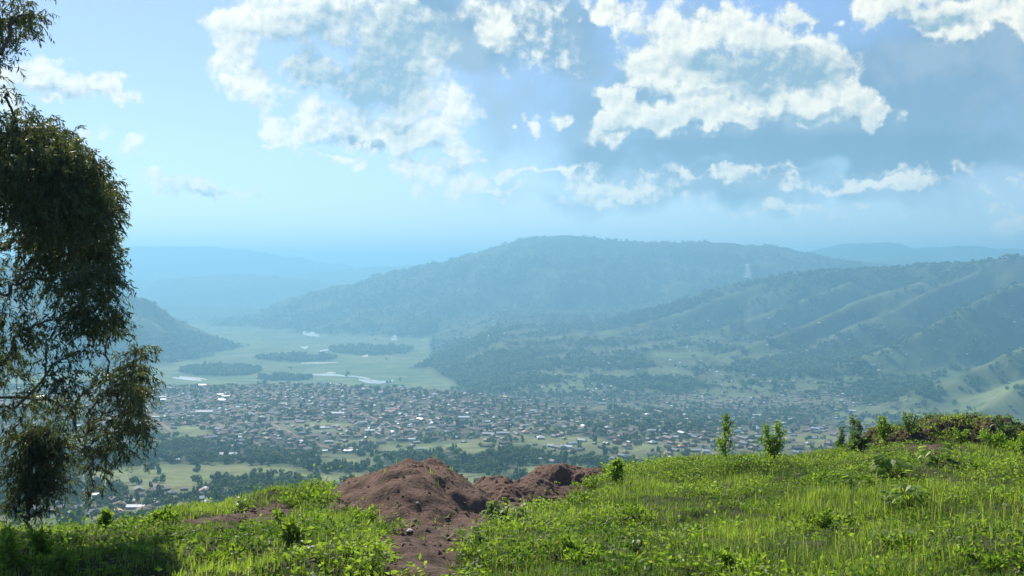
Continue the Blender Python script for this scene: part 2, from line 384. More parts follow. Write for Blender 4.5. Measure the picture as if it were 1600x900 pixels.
def landcover(x, y, z, px, py):
    n1 = fbm(x / 260., y / 260., 5, 61, .6); n2 = fbm(x / 70., y / 70., 4, 71, .6)
    floor_ = (1 - sstep(-396, -388, z)) * sstep(3300, 3700, y)
    forest = sstep(-.12, .12, n1 + .5 * n2 + .06)
    forest = np.where(y < 3300, sstep(.08, .3, n1 + .8 * n2 + .02), sstep(-.25, .2, n1 + .8 * n2 + .14))
    wob = 8 * n2
    for e in FORESTS: forest = np.maximum(forest * (1 - 0 * floor_), ell(px, py + wob * .6, *e))
    fl = floor_.copy()
    beltmask = np.zeros_like(px)
    for e in BELTS: beltmask = np.maximum(beltmask, ell(px + wob, py + wob * .15, *e, soft=.2))
    forest = forest * (1 - fl) + beltmask * fl
    field = np.zeros_like(px)
    for e in FIELDS: field = np.maximum(field, ell(px + wob, py + wob * .5, *e, soft=.5))
    # sunlit bands on the right-hand spur tops, put in as paler treeless field colour
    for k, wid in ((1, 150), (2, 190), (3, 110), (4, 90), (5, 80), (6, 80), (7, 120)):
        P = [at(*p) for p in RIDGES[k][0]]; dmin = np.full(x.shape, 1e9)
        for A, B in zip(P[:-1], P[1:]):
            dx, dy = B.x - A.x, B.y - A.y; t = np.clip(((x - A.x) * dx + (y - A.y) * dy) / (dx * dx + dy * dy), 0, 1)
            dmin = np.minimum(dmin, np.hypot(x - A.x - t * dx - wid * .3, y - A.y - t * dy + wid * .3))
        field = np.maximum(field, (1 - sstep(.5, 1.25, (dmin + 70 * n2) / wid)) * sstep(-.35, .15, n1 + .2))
    field *= (1 - fl) * sstep(-.25, .1, n2 + .16)
    forest = forest * (1 - .9 * field); plots = sstep(.1, .3, fbm(x / 45. + y / 160., y / 45., 3, 91)); field = field * (1 - .35 * plots)
    town = town_mask(px, py, y) 
    town = town * (1 - field)
    return forest, field, town, fl, n1, n2
def town_mask(px, py, y):
    core = sstep(180, 260, px) * (1 - sstep(740, 900, px)) * (1 - sstep(668, 700, py + .02 * (600 - px)))
    right = sstep(700, 800, px) * (1 - sstep(1280, 1500, px)) * (1 - sstep(690, 730, py)) * .5
    left = sstep(-500, -100, px) * (1 - sstep(230, 260, px)) * (1 - sstep(660, 700, py)) * .6
    t = np.maximum(np.maximum(core, right), left) * (y < 3400) * (y > 1200)
    t = np.maximum(t, ell(px, py, 480, 650, 220, 55, .3) * (y < 3400))
    hamlet = ell(px, py, 200, 790, 170, 26, .4) * (y < 1400) * .5
    hills = ell(px, py, 1120, 610, 200, 40, .5) * (y > 2600) * .25
    return np.maximum(np.maximum(t, hamlet), hills)

# ------------------------------------------------------------------ materials
def mat(name):
    m_ = bpy.data.materials.new(name); m_.use_nodes = True; t = NT(m_.node_tree); t.n.clear()
    out = t.node('ShaderNodeOutputMaterial'); return m_, t, out
def principled(t, color, rough=.8, spec=.3, normal=None, metallic=0.):
    p = t.node('ShaderNodeBsdfPrincipled'); t.put(p.inputs['Base Color'], color); t.put(p.inputs['Roughness'], rough)
    p.inputs['Specular IOR Level'].default_value = spec; t.put(p.inputs['Metallic'], metallic)
    if normal is not None: t.put(p.inputs['Normal'], normal)
    return p
def bump(t, h, strength, dist):
    b = t.node('ShaderNodeBump'); b.inputs['Strength'].default_value = strength; b.inputs['Distance'].default_value = dist; t.put(b.inputs['Height'], h); return b.outputs[0]
def attr(t, nm): return t.node('ShaderNodeAttribute', attribute_name=nm).outputs['Color']

def leaf_material(name, a, b, transl=.45, rough=.55, sat=1., trans_tint=(1.25, 1.35, .55, 1)):
    """leaves: colour from the 'tint' attribute mixes a..b; light comes through the blade"""
    m_, t, out = mat(name)
    tn = attr(t, 'tint'); sep = t.node('ShaderNodeSeparateColor'); t.put(sep.inputs[0], tn)
    oi = t.node('ShaderNodeObjectInfo')
    c = t.mix(sep.outputs[0], a, b)
    c = t.mix(t.m('MULTIPLY', sep.outputs[1], .8), c, (.30, .25, .10, 1))      # dry ones
    hv = t.node('ShaderNodeHueSaturation'); t.put(hv.inputs['Color'], c); t.put(hv.inputs['Value'], t.m('MULTIPLY_ADD', oi.outputs['Random'], .3, .85))
    c = hv.outputs[0]
    p = principled(t, c, rough, .35)
    tr = t.node('ShaderNodeBsdfTranslucent'); t.put(tr.inputs[0], t.v('MULTIPLY', c, trans_tint[:3]))
    mx = t.node('ShaderNodeMixShader'); mx.inputs[0].default_value = transl
    t.l.new(p.outputs[0], mx.inputs[1]); t.l.new(tr.outputs[0], mx.inputs[2]); t.l.new(mx.outputs[0], out.inputs[0])
    return m_
M = {}
M['grass'] = leaf_material('grass_blades', (.075, .135, .028, 1), (.32, .41, .085, 1), .66, trans_tint=(1.15, 1.3, .5, 1))
M['weed'] = leaf_material('weed_leaves', (.07, .14, .025, 1), (.31, .42, .07, 1), .6, .5)
M['weed_bright'] = leaf_material('bright_weed_leaves', (.10, .19, .03, 1), (.30, .42, .06, 1), .55, .45)
M['weed_grey'] = leaf_material('grey_green_leaves', (.09, .15, .07, 1), (.18, .27, .13, 1), .5, .5)
M['gum'] = leaf_material('gum_leaves', (.045, .075, .036, 1), (.16, .20, .085, 1), .4, .45, trans_tint=(1.2, 1.1, .6, 1))
M['tree_far'] = leaf_material('tree_crowns', (.04, .075, .03, 1), (.14, .185, .065, 1), .36, .8)

def m_bark():
    m_, t, out = mat('bark'); tc = t.node('ShaderNodeTexCoord')
    n = t.noise(tc.outputs['Object'], 9., 5, .6); c = t.mix(n, (.07, .055, .045, 1), (.21, .18, .15, 1))
    t.l.new(principled(t, c, .9, .2, bump(t, n, .6, .02)).outputs[0], out.inputs[0]); return m_
M['bark'] = m_bark()

ROAD = ((25, 88., 2.6), (115, 135., 3.2))     # direction (deg), spacing, half width in metres
def on_road(x, y, m=4.5):
    for (a_, sp_, hw) in ROAD:
        v_ = x * math.cos(R(a_)) + y * math.sin(R(a_)) + 16 * math.sin(y / 120. + x / 310.)
        if abs((v_ / sp_) % 1 - .5) * sp_ < hw + m: return True
    return False
def m_land():
    """far land: land cover attribute broken up by procedural noise"""
    m_, t, out = mat('land_cover'); geo = t.node('ShaderNodeNewGeometry'); P = geo.outputs['Position']
    c = attr(t, 'cover'); sep = t.node('ShaderNodeSeparateColor'); t.put(sep.inputs[0], attr(t, 'mask'))
    forest, field, town = sep.outputs[0], sep.outputs[1], sep.outputs[2]
    n = t.noise(P, 1 / 14., 5, .65); big = t.noise(P, 1 / 90., 5, .6)
    hv = t.node('ShaderNodeHueSaturation'); t.put(hv.inputs['Color'], c)
    t.put(hv.inputs['Value'], t.m('MULTIPLY_ADD', t.m('SUBTRACT', n, .5), t.m('MULTIPLY_ADD', forest, 1.6, .9), 1.))
    c2 = t.mix(t.m('MULTIPLY', t.smooth(big, .42, .62), .35), hv.outputs[0], (.16, .15, .07, 1))
    sp = t.node('ShaderNodeSeparateXYZ'); t.put(sp.inputs[0], P); wob = t.m('MULTIPLY', t.m('SINE', t.m('ADD', t.m('DIVIDE', sp.outputs[1], 120.), t.m('DIVIDE', sp.outputs[0], 310.))), 16.)
    rd = None
    for (a_, sp_, hw) in ROAD:
        v_ = t.m('ADD', t.m('ADD', t.m('MULTIPLY', sp.outputs[0], math.cos(R(a_))), t.m('MULTIPLY', sp.outputs[1], math.sin(R(a_)))), wob)
        d_ = t.m('MULTIPLY', t.m('ABSOLUTE', t.m('SUBTRACT', t.m('FRACT', t.m('DIVIDE', v_, sp_)), .5)), sp_)
        k_ = t.smooth(d_, hw + 1.5, hw - .5); rd = k_ if rd is None else t.m('MAXIMUM', rd, k_)
    c2 = t.mix(t.m('MULTIPLY', rd, t.smooth(town, .25, .5)), c2, (.27, .19, .14, 1))
    hgt = t.m('MULTIPLY', t.m('ADD', n, t.noise(P, 1 / 6., 3, .6)), forest)
    t.l.new(principled(t, c2, .95, .1, bump(t, hgt, .9, 9.)).outputs[0], out.inputs[0]); return m_
M['land'] = m_land()

def m_near():
    m_, t, out = mat('near_ground'); geo = t.node('ShaderNodeNewGeometry'); P = geo.outputs['Position']
    sep = t.node('ShaderNodeSeparateColor'); t.put(sep.inputs[0], attr(t, 'mask'))
    n = t.noise(P, 3., 6, .65); n2 = t.noise(P, 14., 5, .7)
    soil = t.mix(n, (.10, .065, .05, 1), (.20, .135, .105, 1)); soil = t.mix(t.m('MULTIPLY', n2, .5), soil, (.12, .085, .065, 1))
    turf = t.mix(n, (.035, .05, .015, 1), (.10, .11, .04, 1))
    f = t.smooth(t.m('MULTIPLY_ADD', t.m('SUBTRACT', n2, .5), .5, sep.outputs[0]), .35, .6)
    c = t.mix(f, turf, soil)
    t.l.new(principled(t, c, .95, .12, bump(t, t.m('ADD', n, t.m('MULTIPLY', n2, .5)), .9, .12)).outputs[0], out.inputs[0]); return m_
M['near'] = m_near()

def m_soil(name, a, b):
    m_, t, out = mat(name); geo = t.node('ShaderNodeNewGeometry'); P = geo.outputs['Position']
    n = t.noise(P, 1.6, 6, .7); n2 = t.noise(P, 9., 6, .7)
    c = t.mix(n, a, b); c = t.mix(t.smooth(n2, .45, .75), c, (.27, .20, .155, 1))
    c = t.mix(t.smooth(t.noise(P, 30., 3, .6), .58, .75), c, (.055, .035, .028, 1))
    t.l.new(principled(t, c, .97, .1, bump(t, t.m('MULTIPLY_ADD', n2, .6, n), 1., .16)).outputs[0], out.inputs[0]); return m_
M['soil'] = m_soil('reddish_soil', (.125, .08, .061, 1), (.25, .162, .124, 1))
M['soil_dark'] = m_soil('dark_soil', (.055, .032, .03, 1), (.12, .07, .06, 1))

def flat_mat(name, c, c2=None, rough=.7, scale=2., metallic=0., spec=.4, coord='Object'):
    m_, t, out = mat(name); tc = t.node('ShaderNodeTexCoord')
    n = t.noise(tc.outputs[coord], scale, 4, .6); cc = t.mix(n, c, c2 or tuple(v * .7 for v in c[:3]) + (1,))
    t.l.new(principled(t, cc, rough, spec, metallic=metallic).outputs[0], out.inputs[0]); return m_
ROOFS = {
 'bright white': flat_mat('roof_glint_white', (.85, .86, .86, 1), (.7, .72, .74, 1), .35),  # white base colour stands in for sun glint on metal roofs
 'pale grey': flat_mat('roof_pale_grey', (.46, .49, .52, 1), (.34, .36, .38, 1), .65),
 'grey': flat_mat('roof_grey', (.23, .24, .26, 1), (.16, .17, .18, 1), .8),
 'rusty brown': flat_mat('roof_rusty', (.17, .11, .085, 1), (.11, .08, .07, 1), .7),
 'reddish brown': flat_mat('roof_reddish', (.25, .12, .085, 1), (.17, .09, .07, 1), .7),
 'orange': flat_mat('roof_orange', (.55, .23, .13, 1), (.45, .2, .12, 1), .7),
 'pale blue': flat_mat('roof_blue', (.30, .40, .55, 1), (.25, .33, .45, 1), .4),
}
WALLS = {'mud': flat_mat('wall_mud', (.27, .18, .12, 1)), 'cream': flat_mat('wall_cream', (.55, .48, .36, 1)), 'white': flat_mat('wall_white', (.75, .74, .7, 1))}
M['stone'] = flat_mat('pale_stone', (.72, .68, .6, 1), (.5, .46, .4, 1), .8, 12.)
M['stone_dark'] = flat_mat('dark_stone', (.05, .045, .05, 1), (.1, .09, .09, 1), .8, 12.)
M['sand'] = flat_mat('pale_sand', (.62, .6, .5, 1), (.45, .44, .36, 1), .9, .02)

def m_water():
    m_, t, out = mat('water'); geo = t.node('ShaderNodeNewGeometry')
    n = t.noise(geo.outputs['Position'], .4, 3, .5)
    t.l.new(principled(t, (.42, .44, .42, 1), .3, .9, bump(t, n, .3, .3)).outputs[0], out.inputs[0]); return m_
M['water'] = m_water()

# ------------------------------------------------------------------ far land mesh
def far_land():
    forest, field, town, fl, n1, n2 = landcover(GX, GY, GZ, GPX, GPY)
    c = np.empty(GX.shape + (3,)); 
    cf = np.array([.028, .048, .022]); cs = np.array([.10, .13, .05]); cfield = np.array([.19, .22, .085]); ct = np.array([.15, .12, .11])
    cfl = np.array([.09, .15, .05]); cfl2 = np.array([.20, .24, .09])
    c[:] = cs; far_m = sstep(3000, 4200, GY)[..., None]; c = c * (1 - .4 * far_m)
    c += (np.array([.05, .04, .02]) * (n2[..., None] * 1.2))
    mix = lambda a, b, m_: a * (1 - m_[..., None]) + b * m_[..., None]
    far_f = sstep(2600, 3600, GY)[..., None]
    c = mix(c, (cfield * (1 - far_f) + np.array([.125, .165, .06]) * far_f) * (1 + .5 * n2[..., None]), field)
    c = mix(c, ct * (1 + .5 * n2[..., None]), town * .75)
    plot = sstep(-.12, .12, fbm(GX / 150., GY / 70., 4, 5)) * .7 + .3 * sstep(-.05, .05, vnoise(GX / 60., GY / 90., 6))
    c = mix(c, cfl * (1 - plot[..., None]) + cfl2 * plot[..., None], fl)
    c = mix(c, cf * (1 + .5 * n2[..., None]), forest * (1 - .6 * town))
    c = np.clip(c, .012, .4)
    V = np.stack([GX, GY, GZ], -1).reshape(-1, 3)
    mask = np.stack([forest, field, town], -1).reshape(-1, 3)
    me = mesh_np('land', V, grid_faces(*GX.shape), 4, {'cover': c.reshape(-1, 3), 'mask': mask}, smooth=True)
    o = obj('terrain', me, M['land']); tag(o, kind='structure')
    return forest, field, town, fl
LC = far_land()
def cover_at(u, D):
    i = min(len(FU) - 1, max(0, int(round((u - FU[0]) / (FU[1] - FU[0]))))); j = min(len(FD) - 1, max(0, int(round(math.log(D / FD[0]) / math.log(FD[1] / FD[0])))))
    return [a[j, i] for a in LC]

# ------------------------------------------------------------------ near ground
NU = np.linspace(-.8, .8, 620); ND = np.concatenate([np.linspace(1.5, 12, 40)[:-1], np.geomspace(12., 62., 560)])
SOILPOLY = [(505,800),(520,780),(560,752),(620,728),(680,716),(730,735),(760,742),(850,724),(900,726),(935,748),(905,772),(860,785),(800,800),(745,835),(715,870),(700,910),(590,910),(592,880),(606,850),(600,820),(555,806)]
def inpoly(px, py, poly):
    s = np.zeros(px.shape, bool); n = len(poly)
    for i in range(n):
        x1, y1 = poly[i]; x2, y2 = poly[(i + 1) % n]
        c = ((y1 > py) != (y2 > py)) & (px < (x2 - x1) * (py - y1) / (y2 - y1 + 1e-9) + x1)
        s ^= c
    return s
def soil_mask(x, y, px, py):
    wx = 26 * fbm(x / 1.3, y / 1.3, 3, 33); wy = 14 * fbm(x / 1.1, y / 1.1, 3, 34)
    m = inpoly(px + wx, py + wy, SOILPOLY) * 1.0
    # bare brown patches on the left slope and right bank
    for (a, b, rx, ry) in [(350,815,70,12),(420,800,50,14),(300,822,40,8),(1450,700,50,10),(1375,705,26,9),(1130,768,30,6),(880,760,60,14)]:
        m = np.maximum(m, .9 * ell(px + wx, py + wy, a, b, rx, ry, .3))
    return m
def near_heights(D, u):
    Z = base_grid(D, u); X = D[:, None] * u[None, :]; Y = np.repeat(D[:, None], len(u), 1)
    return X, Y, detail(X, Y, Y, Z)
NX, NY, NZ = near_heights(ND, NU)
NPX, NPY = proj(NX, NY, NZ)
SOIL = soil_mask(NX, NY, NPX, NPY)
def near_ground():
    V = np.stack([NX, NY, NZ], -1).reshape(-1, 3)
    me = mesh_np('near', V, grid_faces(*NX.shape), 4, {'mask': np.stack([SOIL, SOIL, SOIL], -1).reshape(-1, 3)}, smooth=True)
    o = obj('ground', me, M['near']); tag(o, kind='structure')
near_ground()
def nearz(x, y):
    """ground height (vectorised)"""
    x = np.asarray(x, float); y = np.asarray(y, float)
    u = np.clip((x / y - NU[0]) / (NU[1] - NU[0]), 0, len(NU) - 1.001); i = u.astype(int); a = u - i
    j = np.clip(np.searchsorted(ND, y) - 1, 0, len(ND) - 2); b = np.clip((y - ND[j]) / (ND[j + 1] - ND[j]), 0, 1)
    z = (NZ[j, i] * (1 - a) + NZ[j, i + 1] * a) * (1 - b) + (NZ[j + 1, i] * (1 - a) + NZ[j + 1, i + 1] * a) * b
    s = SOIL[j, i]
    return z, s
def near_hit(px, py):
    """first near-ground point on a sight line (else the crest of the slope)"""
    u = (px - 800) / F; Ds = np.linspace(14, 60, 600); z, _ = surf(u * Ds, Ds); q = proj(u * Ds, Ds, z)[1]
    k = np.argmax(q <= py)
    if q[k] > py: k = int(np.argmin(q))
    return Vector((u * Ds[k], Ds[k], float(z[k])))

# ------------------------------------------------------------------ haze
def haze():
    V = np.array([(x, y, z) for z in (-403., 372.) for (x, y) in ((-52000, -2500), (52000, -2500), (52000, 61000), (-52000, 61000))], float)
    fs = [3,2,1,0, 4,5,6,7, 0,1,5,4, 1,2,6,5, 2,3,7,6, 3,0,4,7]
    me = mesh_np('haze', V, np.array(fs), 4)
    m_, t, out = mat('haze_air'); pv = t.node('ShaderNodeVolumePrincipled')
    pv.inputs['Color'].default_value = HAZE_COLOR; pv.inputs['Density'].default_value = HAZE_DENS; pv.inputs['Anisotropy'].default_value = .35
    t.l.new(pv.outputs[0], out.inputs['Volume'])
    o = obj('haze', me, m_); tag(o, kind='stuff')
HAZE_COLOR = (.28, .59, .84, 1); HAZE_DENS = 1.55e-4
haze()
#@@PART2@@
# ================================================================== objects
def norm(v): return v / np.maximum(np.linalg.norm(v, axis=-1, keepdims=True), 1e-9)

def leaf_geo(P, A, L, W, tint, side=None):
    """pointed leaves: one kite (4 corners) each, base P, axis A"""
    n = len(P); r = norm(RNG.normal(size=(n, 3))); S = norm(np.cross(A, r)) if side is None else side
    L = np.broadcast_to(L, (n,))[:, None]; W = np.broadcast_to(W, (n,))[:, None]
    N = np.cross(A, S)
    V = np.stack([P, P + A * L * .42 + S * W * .5 + N * L * .05, P + A * L, P + A * L * .42 - S * W * .5 + N * L * .05], 1).reshape(-1, 3)
    Fc = np.arange(4 * n)
    T = np.repeat(tint, 4, axis=0)
    return V, Fc, np.full(n, 4), T

def blade_geo(P, L, W, lean, az, tint):
    n = len(P); L = L[:, None]; W = np.broadcast_to(W, (n,))[:, None]
    d = np.stack([np.cos(az), np.sin(az), np.zeros(n)], 1); S = np.stack([-np.sin(az), np.cos(az), np.zeros(n)], 1)
    Z = np.array([0, 0, 1.]); ln = lean[:, None]
    mid = P + Z * L * .55 * (1 - .25 * ln) + d * L * .28 * ln; tip = P + Z * L * (1 - .45 * ln) + d * L * .8 * ln
    V = np.stack([P - S * W * .5, P + S * W * .5, mid + S * W * .42, mid - S * W * .42, tip], 1).reshape(-1, 3)
    o = np.arange(n)[:, None] * 5
    Fc = (o + np.array([0, 1, 2, 3, 3, 2, 4])[None]).reshape(-1)
    return V, Fc, np.tile([4, 3], n), np.repeat(tint, 5, axis=0)

def tube_geo(pts, rad, n=6):
    pts = np.asarray(pts, float); rad = np.asarray(rad, float); m = len(pts)
    V = []; up = np.array([.3, .2, 1.])
    for i in range(m):
        d = pts[min(i + 1, m - 1)] - pts[max(i - 1, 0)]; d /= np.linalg.norm(d) + 1e-9
        a = np.cross(d, up if abs(d[2]) < .9 else np.array([1., 0, 0])); a /= np.linalg.norm(a) + 1e-9; b = np.cross(d, a)
        th = np.arange(n) * 2 * np.pi / n
        V.append(pts[i] + rad[i] * (np.cos(th)[:, None] * a + np.sin(th)[:, None] * b))
    V = np.concatenate(V); Fc = []
    for i in range(m - 1):
        for k in range(n):
            Fc += [i * n + k, i * n + (k + 1) % n, (i + 1) * n + (k + 1) % n, (i + 1) * n + k]
    return V, np.array(Fc), np.full((m - 1) * n, 4), np.zeros((len(V), 3)) + .5

class Geo:
    def __init__(s): s.V = []; s.F = []; s.N = []; s.T = []; s.I = []; s.n = 0
    def add(s, g, mi=0):
        V, Fc, N, T = g
        if len(V) == 0: return
        s.V.append(V); s.F.append(Fc + s.n); s.N.append(N); s.T.append(T); s.I.append(np.full(len(N), mi)); s.n += len(V)
    def mesh(s, name, smooth=False):
        return mesh_np(name, np.concatenate(s.V), np.concatenate(s.F), np.concatenate(s.N), {'tint': np.concatenate(s.T)}, smooth, np.concatenate(s.I))

def empty(name, loc, rz=0):
    o = bpy.data.objects.new(name, None); COL.objects.link(o); o.location = loc; o.rotation_euler = (0, 0, rz); o.empty_display_size = .2
    return o
def tints(n, lo=0., hi=1., dry=.06):
    t = np.zeros((n, 3)); t[:, 0] = RNG.uniform(lo, hi, n); t[:, 1] = (RNG.random(n) < dry) * RNG.uniform(.4, 1, n); return t

# ------------------------------------------------------------------ heaps of dug soil
def heap(name, label, cx, cy_base, D, rx, ry, h, m_, seed, sharp=1.6, rough=.10, tilt=0.):
    """ragged mound of soil standing on the slope: elliptical, radii rx, ry (m), height h"""
    c = at(cx, cy_base, D); n = 170
    gx = np.linspace(-1.25, 1.25, n)
    X, Y = np.meshgrid(gx * rx, gx * ry); r = np.sqrt((X / rx) ** 2 + (Y / ry) ** 2)
    wx, wy = c.x + X, c.y + Y
    r = r + .22 * fbm(wx / (rx * .55), wy / (rx * .55), 3, seed)
    prof = np.clip(1 - r, 0, 1) ** (1 / sharp) * (r < 1)
    prof = np.where(r < 1, (1 - np.clip(r, 0, 1) ** sharp), -(r - 1) * 2.0)
    Z = h * prof * (1 + tilt * X / rx) + rough * 1.9 * fbm(wx / .85, wy / .85, 4, seed + 5, .6) * (r < 1.05) + rough * .55 * fbm(wx / .16, wy / .16, 3, seed + 9, .7)
    g, _ = nearz(wx.ravel(), wy.ravel()); g = g.reshape(n, n)
    Zw = g + Z - .03
    V = np.stack([X, Y, Zw - c.z], -1).reshape(-1, 3)
    fc = grid_faces(n, n).reshape(-1, 4); keep = (prof.reshape(-1)[fc].max(1) > -.25); fc = fc[keep]
    me = mesh_np(name, V, fc.ravel(), 4, smooth=True)
    o = obj(name, me, m_, loc=c); tag(o, label, 'soil heap', 'heaps of dug earth on the slope')
    HEAPS.append((c, rx, ry, wx, wy, Zw, r)); return o
HEAPS = []
heap('soil_heap', 'largest rounded heap of reddish brown dug soil in the middle of the grassy slope', 655, 795, 36.0, 2.95, 6.4, 1.40, M['soil'], 3, 1.2, .05, -.03)
heap('soil_heap', 'low reddish soil heap joining the right side of the largest heap', 785, 784, 40.5, 2.3, 2.8, .82, M['soil'], 8, 1.5, .09)
heap('soil_heap', 'flat-topped dark brown soil heap at the slope edge, right of the largest heap', 866, 766, 44.0, 1.9, 2.3, .86, M['soil'], 13, 2.2, .08)
heap('soil_heap', 'long dark soil heap overgrown with weeds on the right bank crest', 1478, 698, 52.0, 4.6, 3.0, .95, M['soil_dark'], 19, 1.9, .20)
heap('soil_heap', 'small dark soil heap on the left end of the long overgrown heap', 1375, 708, 50.5, 1.5, 1.6, .5, M['soil_dark'], 23, 1.6, .15)

def surf(x, y):
    """top of ground or heap, and how earthy it is"""
    z, s = nearz(x, y); z = np.array(z, float); s = np.array(s, float)
    for (c, rx, ry, wx, wy, Zw, r) in HEAPS:
        n = wx.shape[0]; i = (x - wx[0, 0]) / (wx[0, -1] - wx[0, 0]) * (n - 1); j = (y - wy[0, 0]) / (wy[-1, 0] - wy[0, 0]) * (n - 1)
        ok = (i > 0) & (i < n - 1) & (j > 0) & (j < n - 1); ii = np.clip(i, 0, n - 2).astype(int); jj = np.clip(j, 0, n - 2).astype(int)
        zz = Zw[jj, ii]; ins = ok & (r[jj, ii] < 1.0) & (zz > z)
        z = np.where(ins, zz, z); s = np.where(ins & (r[jj, ii] < .95), 1.0, s)
    return z, s
def surf1(x, y):
    z, s = surf(np.array([x]), np.array([y])); return float(z[0]), float(s[0])

# ------------------------------------------------------------------ grass and ground cover (too many to count)
def scatter(n, dmin=14., dmax=60., bias=1.0):
    D = (RNG.random(n) * (dmax ** (1 + bias) - dmin ** (1 + bias)) + dmin ** (1 + bias)) ** (1 / (1 + bias))
    u = RNG.uniform(-.56, .56, n); return u * D, D

def grass():
    x, y = scatter(98000, bias=.9); z, s = surf(x, y)
    dens = fbm(x / 2.6, y / 2.6, 3, 41); keep = (s < .4) & (RNG.random(len(x)) < np.clip(.78 + 1.1 * dens, .15, 1)); 
    spr = (s >= .4) & (RNG.random(len(x)) < .006 + .2 * (y > 48) * (x > 14)); keep |= spr
    x, y, z, dens = x[keep], y[keep], z[keep], dens[keep]; n = len(x)
    tall = sstep(-.05, .35, fbm(x / 5., y / 5., 3, 43)) * sstep(-8, 2, x)
    hgt = .16 + .13 * RNG.random(n) + .17 * tall + .12 * np.clip(dens, 0, 1)
    tone = .40 + 1.0 * fbm(x / 2.4, y / 2.4, 4, 47) + .35 * tall * RNG.random(n)
    k = 6; idx = np.repeat(np.arange(n), k); m = len(idx)
    P = np.stack([x[idx] + RNG.normal(0, .055, m), y[idx] + RNG.normal(0, .055, m), z[idx] - .03], 1)
    t = np.zeros((m, 3)); t[:, 0] = np.clip(tone[idx] + RNG.normal(0, .18, m), 0, 1.1); t[:, 1] = (RNG.random(m) < .14) * RNG.uniform(.3, 1., m)
    wind = .9 + RNG.normal(0, 1.3, m)
    g = Geo(); g.add(blade_geo(P, hgt[idx] * RNG.uniform(.55, 1.25, m), RNG.uniform(.009, .021, m), np.clip(RNG.normal(.5, .28, m), 0, 1.1), wind, t))
    # taller flowering stalks
    q = RNG.random(n) < .10 * tall; xs = x[q]; m = len(xs)
    t = np.zeros((m, 3)); t[:, 0] = .9; t[:, 1] = RNG.uniform(.4, .9, m)
    g.add(blade_geo(np.stack([xs, y[q], z[q]], 1), RNG.uniform(.45, .85, m), RNG.uniform(.012, .02, m), RNG.uniform(.05, .45, m), RNG.uniform(0, 6.3, m), t))
    o = obj('grass', g.mesh('grass_blades'), M['grass']); tag(o, kind='stuff')
grass()

def ground_cover():
    """low broad-leaved creepers and seedlings growing through the grass"""
    x, y = scatter(34000, bias=.9); z, s = surf(x, y)
    pat = fbm(x / 2.2, y / 2.2, 3, 57); keep = (s < .45) & (RNG.random(len(x)) < sstep(-.3, .3, pat)) | ((s >= .45) & (RNG.random(len(x)) < .005 + .45 * (y > 47) * (x > 13))); x, y, z, pat = x[keep], y[keep], z[keep], pat[keep]; n = len(x)
    size = RNG.uniform(.10, .26, n) * (1 + 1.0 * (RNG.random(n) < .10)) * (1 + .8 * np.clip(pat, 0, 1)); tone = .45 + .9 * fbm(x / 1.9, y / 1.9, 3, 59)
    k = 16; idx = np.repeat(np.arange(n), k); m = len(idx)
    d = norm(RNG.normal(size=(m, 3))); d[:, 2] = np.abs(d[:, 2]); sz = size[idx][:, None]
    P = np.stack([x[idx], y[idx], z[idx]], 1) + d * sz * RNG.uniform(.5, 1.15, (m, 1)) * np.array([1.2, 1.2, 1.1])
    A = norm(d * np.array([1, 1, .1]) + RNG.normal(0, .35, (m, 3)))
    t = np.zeros((m, 3)); t[:, 0] = np.clip(tone[idx] + RNG.normal(0, .2, m), 0, 1.15); t[:, 1] = (RNG.random(m) < .05) * .6
    g = Geo(); g.add(leaf_geo(P, A, RNG.uniform(.05, .14, m), RNG.uniform(.03, .075, m), t))
    o = obj('ground_cover', g.mesh('creeping_leaves'), M['weed']); tag(o, kind='stuff')
ground_cover()

def clods():
    """crumbs of earth and straw lying on the dug soil"""
    x, y = scatter(60000, 20., 58., .9); z, s = surf(x, y); keep = s > .6; x, y, z = x[keep], y[keep], z[keep]; n = len(x)
    base = np.array([[1,0,0],[0,1,0],[-1,0,0],[0,-1,0],[0,0,1],[0,0,-1]], float)
    fcs = np.array([[0,1,4],[1,2,4],[2,3,4],[3,0,4],[1,0,5],[2,1,5],[3,2,5],[0,3,5]])
    sc = (RNG.random((n, 1, 1)) ** 5 * .10 + .016) * RNG.uniform(.5, 1.2, (n, 1, 3)) * np.array([1, 1, .5]); jit = RNG.uniform(.6, 1.3, (n, 6, 1))
    a = RNG.uniform(0, 6.3, n); c_, s_ = np.cos(a), np.sin(a); V = base[None] * jit * sc
    V = np.stack([V[..., 0] * c_[:, None] - V[..., 1] * s_[:, None], V[..., 0] * s_[:, None] + V[..., 1] * c_[:, None], V[..., 2]], -1)
    V += np.stack([x, y, z], -1)[:, None, :]
    fc = (fcs[None] + 6 * np.arange(n)[:, None, None]).reshape(-1)
    o = obj('soil_clods', mesh_np('soil_clods', V.reshape(-1, 3), fc, 3), M['soil']); tag(o, kind='stuff')
clods()

